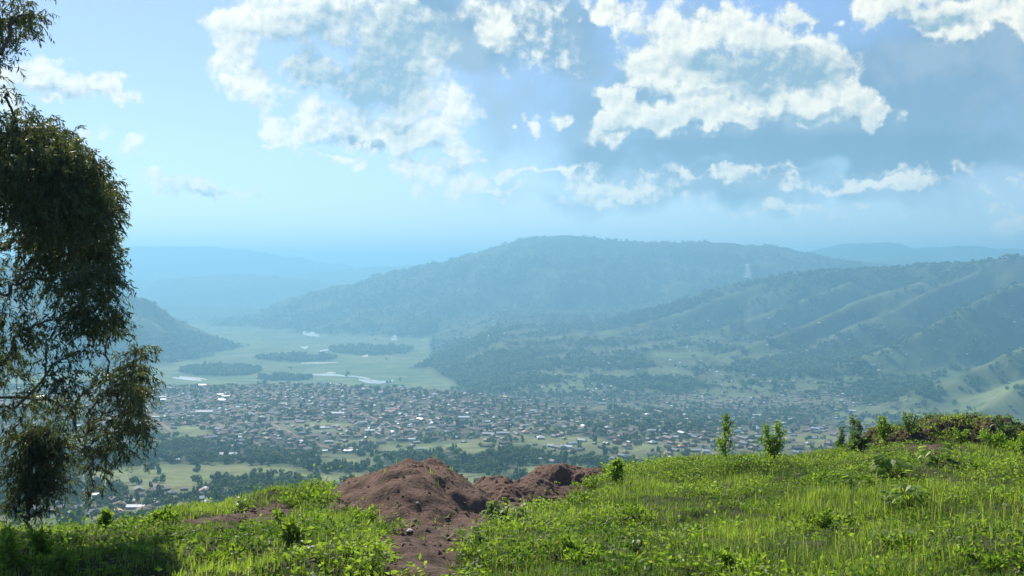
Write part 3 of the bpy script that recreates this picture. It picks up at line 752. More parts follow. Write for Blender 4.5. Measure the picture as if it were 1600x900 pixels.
# ------------------------------------------------------------------ single plants on the slope
def spire(lf, st, rs, ox, oy, h, w, n_b):
    """upright sapling: short rising side branches, each with its own tuft of leaves"""
    lean = rs.normal(0, .03, 2) * h
    for i in range(n_b):
        t = (i + rs.random()) / n_b; a = rs.uniform(0, 6.3); L = w * .62 * (max(.02, 1 - t) ** .6) * rs.uniform(.35, 1.35) + .03
        B = np.array([ox * min(1, 2 * t) + lean[0] * t, oy * min(1, 2 * t) + lean[1] * t, h * (.05 + .93 * t)]); up = rs.uniform(.5, 1.5)
        d = np.array([math.cos(a), math.sin(a), up]); d /= np.linalg.norm(d); E = B + d * L * 1.25
        st.add(tube_geo([B, (B + E) / 2 + [0, 0, -.02], E], [.008, .006, .003], 4))
        n = int(14 + 26 * L); q = rs.random((n, 1)) ** .7; P = B + (E - B) * q + rs.normal(0, .035 + .05 * L, (n, 3))
        lf.add(leaf_geo(P, norm((P - B) * .6 + rs.normal(0, .12, (n, 3)) + [0, 0, -.03]), rs.uniform(.08, .17, n), rs.uniform(.04, .08, n), tints(n, *((0, .7) if rs.random() < .4 else (.4, 1.15)), .04)))
def foliage_mesh(kind, h, w, seed):
    """returns (stem geo, leaf geo) in metres, base at the origin"""
    st = Geo(); lf = Geo(); rs = np.random.default_rng(seed)
    def stem(p0, p1, r0, r1, bend=.05):
        k = 5; t = np.linspace(0, 1, k)[:, None]; P = p0 * (1 - t) + p1 * t
        P[1:-1] += rs.normal(0, bend * h * .3, (k - 2, 3)); st.add(tube_geo(P, np.linspace(r0, r1, k), 5)); return P
    if kind == 'column':
        stem(np.zeros(3), np.array([0, 0, h]), .02 * h, .005 * h)
        spire(lf, st, rs, 0, 0, h, w, 34)
    elif kind == 'twin':
        for (ox, hh, q_) in ((-.26, .92, 0), (.27, 1., 1), (0., .62, 2)):
            stem(np.zeros(3), np.array([ox * w, .05 * q_, h * hh]), .016 * h, .004 * h)
            spire(lf, st, rs, ox * w, .05 * q_, h * hh, w * .55, 24)
    elif kind == 'bush':
        for k in range(7):
            a = rs.uniform(0, 6.3); q = rs.uniform(.2, 1.25); top = np.array([math.cos(a) * w * .42 * q, math.sin(a) * w * .42 * q, h * rs.uniform(.35, 1.1)])
            P = stem(np.zeros(3), top, .018 * h, .004 * h, .12)
            n = int((230 if h > 1.3 or w > 2 else 105) * max(.6, h)); t = rs.random(n) ** .7 * .85 + .15
            i = t * 4; i0 = np.clip(i.astype(int), 0, 3); B = P[i0] + (P[i0 + 1] - P[i0]) * (i - i0)[:, None]
            off = norm(rs.normal(size=(n, 3))) * (w * .13 * rs.random((n, 1)) ** .5 * (1.25 - t[:, None] * .7))
            lf.add(leaf_geo(B + off, norm(off + rs.normal(0, .4, (n, 3)) * w * .1 + np.array([0, 0, .02])), rs.uniform(.08, .15, n), rs.uniform(.04, .07, n), tints(n, 0, 1, .04)))
    elif kind == 'broad':
        n = int(22 + 8 * rs.random())
        for k in range(n):
            a = rs.uniform(0, 6.3); e = rs.uniform(.15, 1.2); L = w * rs.uniform(.2, .36); hh = h * rs.uniform(.25, .95)
            tip = np.array([math.cos(a) * w * .3, math.sin(a) * w * .3, hh]); stem(np.zeros(3), tip, .012, .006)
            # a broad leaf: a folded blade of six outline points about a mid rib
            d = np.array([math.cos(a), math.sin(a), rs.uniform(-.5, .35)]); d /= np.linalg.norm(d); s_ = np.cross(d, [0, 0, 1]); s_ /= np.linalg.norm(s_); u_ = np.cross(s_, d)
            V = []; T = []
            for (f, wd) in ((0, .06), (.2, .34), (.45, .42), (.72, .27), (1, .02)):
                c = tip + d * L * f - np.array([0, 0, 1]) * L * .25 * f * f
                V += [c - s_ * L * wd + u_ * L * wd * .35, c, c + s_ * L * wd + u_ * L * wd * .35]
            Fc = []
            for q in range(4): Fc += [3*q, 3*q+1, 3*q+4, 3*q+3, 3*q+1, 3*q+2, 3*q+5, 3*q+4]
            lf.add((np.array(V), np.array(Fc), np.full(8, 4), np.tile([[rs.uniform(.1, 1.), 0, 0]], (15, 1))))
    elif kind == 'maize':
        for k in range(max(4, int(w / .12))):
            bx, by = rs.uniform(-w * .45, w * .45), rs.uniform(-w * .3, w * .3); hh = h * rs.uniform(.65, 1.)
            base = np.array([bx, by, 0.]); stem(base, base + np.array([rs.normal(0, .05), rs.normal(0, .05), hh]), .02, .008, .02)
            for q in range(8):
                a = rs.uniform(0, 6.3); z0 = hh * (q + .6) / 8.6; L = rs.uniform(.35, .62) * (1.1 - .4 * q / 8); d = np.array([math.cos(a), math.sin(a), 0]); s_ = np.array([-math.sin(a), math.cos(a), 0])
                V = []
                for f in (0, .3, .6, 1.): 
                    c = base + np.array([0, 0, z0]) + d * L * f * .8 + np.array([0, 0, 1]) * L * (.75 * f - .85 * f * f); wd = .06 * (1 - f ** 2) + .003
                    V += [c - s_ * wd, c + s_ * wd]
                Fc = []
                for j in range(3): Fc += [2*j, 2*j+1, 2*j+3, 2*j+2]
                lf.add((np.array(V), np.array(Fc), np.full(3, 4), np.tile([[rs.uniform(.2, 1.1), 0, 0]], (8, 1))))
    else:  # fern: arching fronds with leaflets
        for k in range(18):
            a = rs.uniform(0, 6.3); L = w * rs.uniform(.35, .62); rise = h * rs.uniform(.5, 1.1); t = np.linspace(0, 1, 13)[:, None]
            d = np.array([math.cos(a), math.sin(a), 0])
            P = d * L * t + np.array([0, 0, 1]) * rise * (1.9 * t - 1.25 * t ** 2); st.add(tube_geo(P[::3], [.008, .006, .005, .004, .002], 4))
            for sgn in (-1, 1):
                s_ = np.cross(d, [0, 0, 1]) * sgn; Q = P[1:]; n = len(Q)
                A = norm(s_ + d * .5 + rs.normal(0, .15, (n, 3)) + np.array([0, 0, -.15])); tt = t[1:, 0]
                lf.add(leaf_geo(Q, A, .22 * L * (1.15 - tt) + .03, .055, tints(n, .2, 1.1, .03)))
    return st, lf

PMAT = {'g': 'weed', 'b': 'weed_bright', 'y': 'weed_bright', 's': 'weed_grey'}
def plant(name, label, cat, kind, px, py, hpx, wpx, mcode, seed, group=None):
    P = near_hit(px, py) if hpx > 0 else None
    D = P.y; z, _ = surf1(P.x, P.y)
    # foot of the plant where the sight line meets the slope (or its crest)
    h = abs(hpx) / F * D; w = wpx / F * D
    st, lf = foliage_mesh(kind, h, w, seed)
    root = empty(name, (P.x, P.y, z - .03), 0); tag(root, label, cat, group)
    obj('stem', st.mesh(name + '_stem'), M['bark'] if kind in ('bush',) else M['weed'], root)
    obj('foliage', lf.mesh(name + '_foliage'), M[PMAT[mcode]], root)
    return root

PLANTS = [
 ('young_tree', 'slender upright column-shaped young tree on the slope edge, tallest and thinnest of the edge plants', 'young tree', 'column', 1134, 716, 72, 29, 'b', 1),
 ('shrub', 'dense two-topped leafy shrub on the slope edge just right of the slender column tree', 'shrub', 'twin', 1209, 722, 62, 42, 'b', 2),
 ('shrub', 'small open grey-green shrub on the edge between the two-topped shrub and the long dark heap', 'shrub', 'bush', 1334, 706, 50, 52, 's', 3),
 ('shrub', 'little pale sprig with few leaves left of the long dark heap', 'shrub', 'bush', 1312, 700, 34, 20, 's', 4),
 ('shrub', 'bright green sprig on the left shoulder of the long dark heap', 'shrub', 'bush', 1383, 690, 36, 26, 'b', 5),
 ('shrub', 'thin grey-green sprig rising behind the top of the long dark heap', 'shrub', 'bush', 1420, 676, 30, 30, 's', 6),
 ('broad_leaved_plant', 'pale upturned-leaved plant on the crest near the right end of the dark heap', 'plant', 'broad', 1566, 680, 32, 34, 's', 7),
 ('shrub', 'wide yellow-green bush at the right edge of the picture on the bank crest', 'shrub', 'bush', 1575, 706, 44, 90, 'b', 8),
 ('shrub', 'dark leafy bush below the pale upturned leaves at the right edge', 'shrub', 'bush', 1598, 716, 42, 60, 'g', 9),
 ('fern', 'bright arching fern tuft in front of the left end of the long dark heap', 'fern', 'fern', 1382, 716, 34, 56, 'b', 10),
 ('shrub', 'lime green leafy clump on the face of the long dark heap', 'shrub', 'bush', 1506, 692, 24, 36, 'b', 11),
 ('broad_leaved_plant', 'clump of rounded bright leaves at the foot of the long dark heap, middle', 'plant', 'broad', 1462, 722, 30, 48, 'b', 12),
 ('broad_leaved_plant', 'dark broad-leaved plant left of the rounded bright clump below the heap', 'plant', 'broad', 1396, 748, 40, 60, 'g', 13),
 ('broad_leaved_plant', 'yellow-green big-leaved plant on the right grass slope with a white leaf beside it', 'plant', 'broad', 1425, 796, 44, 54, 'b', 14),
 ('broad_leaved_plant', 'pale grey-leaved plant just left of the yellow-green big-leaved plant', 'plant', 'broad', 1396, 798, 34, 34, 's', 15),
 ('shrub', 'dark green bush in the tall grass below the two-topped shrub', 'shrub', 'bush', 1276, 756, 34, 60, 'g', 16),
 ('broad_leaved_plant', 'small yellow-green leafy plant in the grass right of the dark bush', 'plant', 'broad', 1340, 762, 22, 44, 'b', 17),
 ('shrub', 'dark bush on the right slope near the bottom right', 'shrub', 'bush', 1285, 822, 42, 50, 'g', 18),  # bush added to give the dark of a shadow spot in the grass
 ('shrub', 'low round dark bush in the lower right grass', 'shrub', 'bush', 1422, 860, 36, 64, 'g', 19),  # added foliage in place of a patch of shade
 ('fern', 'bright fern-like tuft in the lower right grass', 'fern', 'fern', 1320, 820, 26, 40, 'b', 20),
 ('shrub', 'leafy yellow-green bush at the bottom right corner', 'shrub', 'bush', 1540, 890, 44, 90, 'b', 21),
 ('maize_patch', 'clump of upright dark green blade-leaved stalks beside the right foot of the largest heap', 'plant', 'maize', 790, 822, 48, 84, 'g', 22),
 ('maize_patch', 'small clump of blade-leaved stalks lower down the soil edge', 'plant', 'maize', 738, 852, 32, 34, 'g', 23),
 ('shrub', 'leafy bright bush just right of the flat-topped dark heap', 'shrub', 'bush', 921, 768, 40, 44, 'b', 24),
 ('shrub', 'tall narrow sprig of leaves rising right of the flat-topped heap', 'shrub', 'column', 962, 757, 38, 26, 'b', 25),
 ('shrub', 'round leafy clump at the lower right foot of the flat-topped heap', 'shrub', 'bush', 905, 792, 34, 46, 'b', 26),
 ('shrub', 'dark bush in the grass below the flat-topped heap', 'shrub', 'bush', 992, 812, 40, 56, 'g', 27),
 ('shrub', 'dark leafy bush on the grass slope in the lower middle', 'shrub', 'bush', 905, 872, 40, 70, 'g', 28),
 ('broad_leaved_plant', 'bright broad-leaved plant in the grass of the lower middle', 'plant', 'broad', 995, 868, 34, 42, 'b', 29),
 ('shrub', 'dark bush at the bottom edge right of the middle', 'shrub', 'bush', 1150, 895, 44, 60, 'g', 30),
 ('shrub', 'grey-green bush on the right slope above the bottom dark bush', 'shrub', 'bush', 1085, 838, 30, 50, 's', 31),
 ('shrub', 'bushy dark shrub on the slope edge left of the largest heap', 'shrub', 'bush', 497, 786, 36, 74, 'g', 32),
 ('shrub', 'bright leafy shrub on the edge between the rosette plant and the largest heap', 'shrub', 'bush', 462, 790, 30, 50, 'b', 33),
 ('shrub', 'tall dark green bush on the left slope below the bushy edge shrub', 'shrub', 'bush', 452, 852, 60, 56, 'g', 34),
 ('broad_leaved_plant', 'rosette-topped plant on a short stem, standing alone on the left crest', 'plant', 'broad', 381, 797, 22, 30, 'b', 35),
 ('shrub', 'tiny rounded seedling on the left crest near the eucalyptus', 'shrub', 'column', 163, 828, 28, 12, 'b', 36),
 ('broad_leaved_plant', 'round pale-leaved plant on the left slope beside the tall dark bush', 'plant', 'broad', 476, 872, 26, 34, 'b', 37),
 ('shrub', 'yellow-leaved shrub on the left slope beside the slender sapling', 'shrub', 'bush', 66, 868, 38, 40, 'b', 38),
 ('shrub', 'dark low bush at the bottom left under the eucalyptus', 'shrub', 'bush', 95, 898, 34, 80, 'g', 39),
 ('shrub', 'dark bush in the bottom left corner', 'shrub', 'bush', 18, 892, 58, 80, 'g', 40),
 ('shrub', 'low green bush at the left foot of the largest heap', 'shrub', 'bush', 560, 818, 24, 60, 'b', 41),
 ('fern', 'green fern tuft on the left slope near the soil path', 'fern', 'fern', 575, 862, 24, 50, 'b', 42),
 ('shrub', 'dark bush in the hollow of the left slope, bottom', 'shrub', 'bush', 352, 884, 30, 80, 'g', 43),
 ('shrub', 'bright bush on the left crest between seedling and rosette plant', 'shrub', 'bush', 255, 818, 20, 50, 'b', 44),
 ('fern', 'bright fern tuft at the right of the long heap foot', 'fern', 'fern', 1530, 735, 26, 60, 'b', 45),
 ('shrub', 'yellow-green bush in the middle of the right grass slope', 'shrub', 'bush', 1180, 800, 26, 60, 'b', 46),
]
for a in PLANTS:
    a = list(a)
    if a[3] == 'bush' and a[5] > 740 and a[4] > 300 and a[6] > 24 and a[9] != 34: a[6] = int(a[6] * .62); a[7] = int(a[7] * 1.35)
    plant(*a)

# ------------------------------------------------------------------ stones and litter on the soil
def stone(label, px, py, wpx, dark=False, seed=0, name='stone', cat='stone'):
    # find soil surface on the sight line
    u = (px - 800) / F; Ds = np.linspace(22, 50, 900); z, _ = surf(u * Ds, Ds); q = proj(u * Ds, Ds, z)[1]; k = int(np.argmax(q <= py))
    P = Vector((u * Ds[k], Ds[k], float(z[k]))); s = wpx / F * Ds[k] / 2
    import bmesh
    bm = bmesh.new(); bmesh.ops.create_icosphere(bm, subdivisions=2, radius=1.0); rs = random.Random(seed)
    off = rs.random() * 50
    for v in bm.verts:
        f = 1 + .55 * float(vnoise(np.array([v.co.x * 1.5 + off]), np.array([v.co.y * 1.5 + v.co.z * 2 + off]), seed)[0])
        v.co = Vector((v.co.x * f * s, v.co.y * f * s * .8, v.co.z * f * s * .6))
    me = bpy.data.meshes.new(name); bm.to_mesh(me); bm.free()
    o = obj(name, me, M['stone_dark'] if dark else M['stone'], loc=P + Vector((0, 0, s * .25))); tag(o, label, cat)
stone('angular pale stone on the lower left face of the largest heap', 640, 831, 11, seed=1)
stone('small white stone high on the shaded side of the largest heap', 652, 789, 6, seed=2)
stone('little white stone at the left edge of the dug soil', 567, 801, 6, seed=3)
stone('dark block lying at the bottom of the soil path, beside white stones', 611, 868, 14, True, seed=4)
stone('left one of two white stones beside the dark block', 627, 868, 7, seed=5)
stone('right one of two white stones beside the dark block', 635, 869, 6, seed=6)
stone('upright pale stone at the bottom of the soil path', 648, 880, 7, seed=7)
stone('pale stone above the two white stones on the path', 630, 852, 6, seed=8)
stone('small grey stone on the left ridge of the largest heap', 619, 730, 5, True, seed=9)
stone('dark clod of earth on the very top of the long overgrown heap', 1459, 657, 14, True, seed=12)

# ------------------------------------------------------------------ eucalyptus
def gum_clump(lf, tw, c, rx, ry, rz, dens, rs, dark=.5):
    n = max(8, int(dens ** 1.6 * rx * rz * 460)); 
    d = norm(rs.normal(size=(n, 3))) * (rs.random((n, 1)) ** (1 / 2.4)); P = c + d * np.array([rx, ry, rz])
    P += .07 * rs.normal(size=(n, 3))
    k = 13; idx = np.repeat(np.arange(n), k); m = n * k; t = np.tile(np.linspace(0, 1, k), n)[:, None]
    out = norm(d * np.array([1, 1, .3]) + rs.normal(0, .45, (n, 3))); L = rs.uniform(.16, .40, (n, 1))
    B = P[idx] + out[idx] * L[idx] * t + np.array([0, 0, -1]) * (L[idx] * .5 * t ** 1.7)
    A = norm(np.array([0, 0, -1.]) * rs.uniform(.2, 1.1, (m, 1)) + out[idx] * .4 + rs.normal(0, .42, (m, 3)))
    tn = np.zeros((m, 3)); tn[:, 0] = np.clip(rs.normal(dark, .3, m), 0, 1.1); tn[:, 1] = (rs.random(m) < .05) * .7
    lf.add(leaf_geo(B, A, rs.uniform(.09, .17, m), rs.uniform(.022, .038, m), tn))
    q = rs.random(n) < .5
    for i in np.where(q)[0][:60]:
        tt = np.linspace(0, 1, 4)[:, None]; Q = P[i] + out[i] * L[i] * tt + np.array([0, 0, -1]) * (L[i] * .85 * tt ** 1.7)
        tw.add(tube_geo(Q, [.006, .005, .004, .002], 3))

def eucalyptus(name, label, trunk, r0, r1, D, clumps, seed, limbs_per=1, depth=1.2):
    rs = np.random.default_rng(seed); root = empty(name, trunk[0]); tag(root, label, 'tree')
    o3 = np.array(trunk[0]); T = np.array([np.array(p) - o3 for p in trunk])
    ts = np.linspace(0, len(T) - 1, 22); TP = np.array([T[int(min(a, len(T) - 1.001))] * (1 - a % 1) + T[min(int(a) + 1, len(T) - 1)] * (a % 1) for a in np.minimum(ts, len(T) - 1.001)])
    TP[1:-1] += rs.normal(0, .05, (20, 3)); tr = Geo(); tr.add(tube_geo(TP, np.linspace(r0, r1, 22), 10))
    obj('trunk', tr.mesh(name + '_trunk', True), M['bark'], root)
    br = Geo(); lf = Geo(); s = D / F
    cl = []
    for (px, py, rx, ry, dens) in clumps:
        cl.append((np.array(at(px, py, D + rs.uniform(-depth, depth))) - o3, rx, ry, dens))
    def tdist(c): return np.min(np.linalg.norm((TP - c)[:, :2], axis=1))
    cl.sort(key=lambda q: tdist(q[0]))
    nodes = [np.array(q) for q in TP[3:]]; wt = [0.] * len(nodes)
    for (c, rx, ry, dens) in cl:
        gum_clump(lf, br, c, rx * s, max(rx, ry) * s * .9, ry * s, dens, rs, .45)
        # limb from the nearest trunk or limb point, preferring points below the clump
        cost = [np.linalg.norm(n_ - c) + 1.2 * max(0, n_[2] - c[2] + .2) + w_ for n_, w_ in zip(nodes, wt)]; st = nodes[int(np.argmin(cost))]
        ln = np.linalg.norm(c - st); t = np.linspace(0, 1, 9)[:, None]; B = st * (1 - t) + c * t; B[:, 2:] += (.10 * ln) * np.sin(np.pi * t); B[1:-1] += rs.normal(0, .03 + .012 * ln, (7, 3))
        far_ = max(0., 3.6 - tdist(c)) * .007 + .008
        br.add(tube_geo(B, np.linspace(far_ + .008 + .005 * ln, far_, 9), 6)); nodes += [B[4], B[8]]; wt += [.35, .35]
        for q in range(5):
            j = rs.integers(4, 9); e = c + rs.normal(0, .5, 3) * np.array([rx, rx, ry]) * s
            tt = np.linspace(0, 1, 5)[:, None]; Q = B[j] * (1 - tt) + e * tt; Q[1:-1] += rs.normal(0, .05, (3, 3)); br.add(tube_geo(Q, np.linspace(.011, .004, 5), 4))
    obj('limbs', br.mesh(name + '_limbs', True), M['bark'], root)
    obj('crown', lf.mesh(name + '_crown'), M['gum'], root)
DT = 24.0
BIG = [(8,30,40,40,1.0),(42,22,24,26,1.0),(2,85,16,30,.6),(-14,135,16,20,.5),(10,148,12,14,.3),(-60,60,50,60,1),(-90,150,60,50,1),
 (25,205,62,36,1.3),(78,228,50,38,1.4),(60,262,70,46,1.5),(112,262,46,40,1.5),(142,300,40,36,1.4),(90,320,80,56,1.6),(158,330,26,46,1.3),(20,290,60,60,1.3),
 (110,380,68,48,1.6),(160,392,24,32,1.3),(58,370,50,40,.6),(5,390,46,40,.5),(140,438,40,30,1.4),(165,425,20,24,1.2),(82,440,48,34,.9),(10,462,38,40,.5),(38,430,26,22,.35),
 (148,488,40,34,1.35),(168,510,20,22,1.1),(95,500,34,30,.7),(30,520,38,32,.9),(72,545,28,22,.35),(122,548,34,24,.55),(5,570,44,30,.9),
 (212,562,22,24,1.2),(222,590,16,26,1.1),(200,605,32,24,1.2),(168,590,30,22,.8),(150,628,34,20,.6),(205,640,26,26,1.2),(215,668,15,20,1.0),(185,668,28,22,1.0),
 (90,595,34,24,.9),(60,625,34,22,.6),(110,640,32,22,.7),(20,640,36,26,.6),(150,668,30,20,.7),(128,702,26,18,.5),(165,705,28,20,.8),(192,700,16,18,.7),(150,735,24,14,.7),(146,760,14,11,.7),
 (-70,240,60,50,1.2),(-80,340,60,60,1.1),(-90,450,60,50,1),(-80,560,60,50,1),(-90,650,50,40,.8),(-120,20,50,40,1)]
g0 = at(-125, 873, DT); z0, _ = surf1(g0.x, g0.y)
eucalyptus('eucalyptus_tree', 'large dark eucalyptus with drooping leaf clusters filling the left edge of the picture',
           [(g0.x, g0.y, z0 - .1), tuple(at(-118, 640, DT)), tuple(at(-105, 420, DT)), tuple(at(-95, 200, DT)), tuple(at(-80, -20, DT)), tuple(at(-60, -180, DT))], .26, .07, DT, BIG, 5, depth=1.3)
D2 = 26.5
SML = [(70,672,40,22,1.0),(40,690,34,26,1.2),(78,702,34,28,1.3),(50,728,44,26,1.3),(66,752,34,24,1.2),(36,762,26,22,1.1),(50,780,28,14,.8),(24,796,12,12,.6),(64,800,14,10,.5),(80,768,13,16,.6)]
g1 = at(47, 872, D2); z1, _ = surf1(g1.x, g1.y)
eucalyptus('eucalyptus_sapling', 'slender eucalyptus sapling with thin bare lower stem standing under the large eucalyptus',
           [(g1.x, g1.y, z1 - .05), tuple(at(43, 800, D2)), tuple(at(47, 730, D2)), tuple(at(56, 665, D2))], .045, .02, D2, SML, 9, depth=.35)

# ------------------------------------------------------------------ houses
def house_geo(L, Wd, Hh, pitch=.45, style='gable'):
    """walls (with door and window recesses drawn as inset faces) and roof, base centre at origin, long axis x"""
    x, y = L / 2, Wd / 2; rh = Wd * pitch * .5
    W = Geo(); Rf = Geo()
    V = np.array([[-x,-y,-2.5],[x,-y,-2.5],[x,y,-2.5],[-x,y,-2.5],[-x,-y,Hh],[x,-y,Hh],[x,y,Hh],[-x,y,Hh],[-x,0,Hh+rh],[x,0,Hh+rh]], float)
    if style == 'hip': V[8, 0] += y; V[9, 0] -= y
    W.add((V, np.array([0,1,5,4, 2,3,7,6, 1,2,6,5, 3,0,4,7, 5,6,9, 7,4,8]), np.array([4,4,4,4,3,3]), np.zeros((10, 3))))
    e = .5; t = .12; s = rh / y; ex = x + e if style != 'hip' else x + e
    rx = ex if style != 'hip' else x - y
    lo = Hh - e * s + .04; hi = Hh + rh + .06
    T = np.array([[-ex,-y-e,lo],[ex,-y-e,lo],[rx,0,hi],[-rx,0,hi],[ex,y+e,lo],[-ex,y+e,lo]]); B = T - np.array([0, 0, t])
    V = np.concatenate([T, B])
    if style == 'hip':
        Fc = [0,1,2,3, 4,5,3,2, 1,4,2, 5,0,3, 6,9,8,7, 10,8,9,11, 7,8,10, 11,9,6, 0,6,7,1, 4,10,11,5, 1,7,10,4, 5,11,6,0]; N = [4,4,3,3,4,4,3,3,4,4,4,4]
    else:
        Fc = [0,1,2,3, 4,5,3,2, 6,9,8,7, 10,8,9,11, 0,6,7,1, 4,10,11,5, 1,7,8,2, 2,8,10,4, 5,11,9,3, 3,9,6,0]; N = [4]*10
    Rf.add((V, np.array(Fc), np.array(N), np.zeros((12, 3))))
    return W, Rf
STY = [(9, 6.5, 2.8, .5, 'gable'), (13, 7, 3.0, .42, 'gable'), (19, 8, 3.2, .4, 'gable'), (10, 9, 3.0, .5, 'hip'), (11, 9, 6.2, .45, 'hip'), (7, 5.5, 2.6, .4, 'gable')]
HG = [house_geo(*a) for a in STY]; HM = [(w.mesh('house_walls'), r.mesh('house_roof')) for w, r in HG]
for w, r in HM: w.materials.append(WALLS['mud']); r.materials.append(ROOFS['grey'])
PLACED = []
def free(x, y, d):
    for (a, b) in PLACED:
        if abs(a - x) < d and abs(b - y) < d: return False
    return True
def house(P, k, rz, roof, wall, label, group, sc=1.0):
    w, r = HM[k]
    o = bpy.data.objects.new('house', w); COL.objects.link(o); o.location = P; o.rotation_euler = (0, 0, rz); o.scale = (sc, sc, sc)
    o.material_slots[0].link = 'OBJECT'; o.material_slots[0].material = WALLS[wall]
    rr = bpy.data.objects.new('roof', r); COL.objects.link(rr); rr.parent = o
    rr.material_slots[0].link = 'OBJECT'; rr.material_slots[0].material = ROOFS[roof]
    tag(o, label, 'house', group)

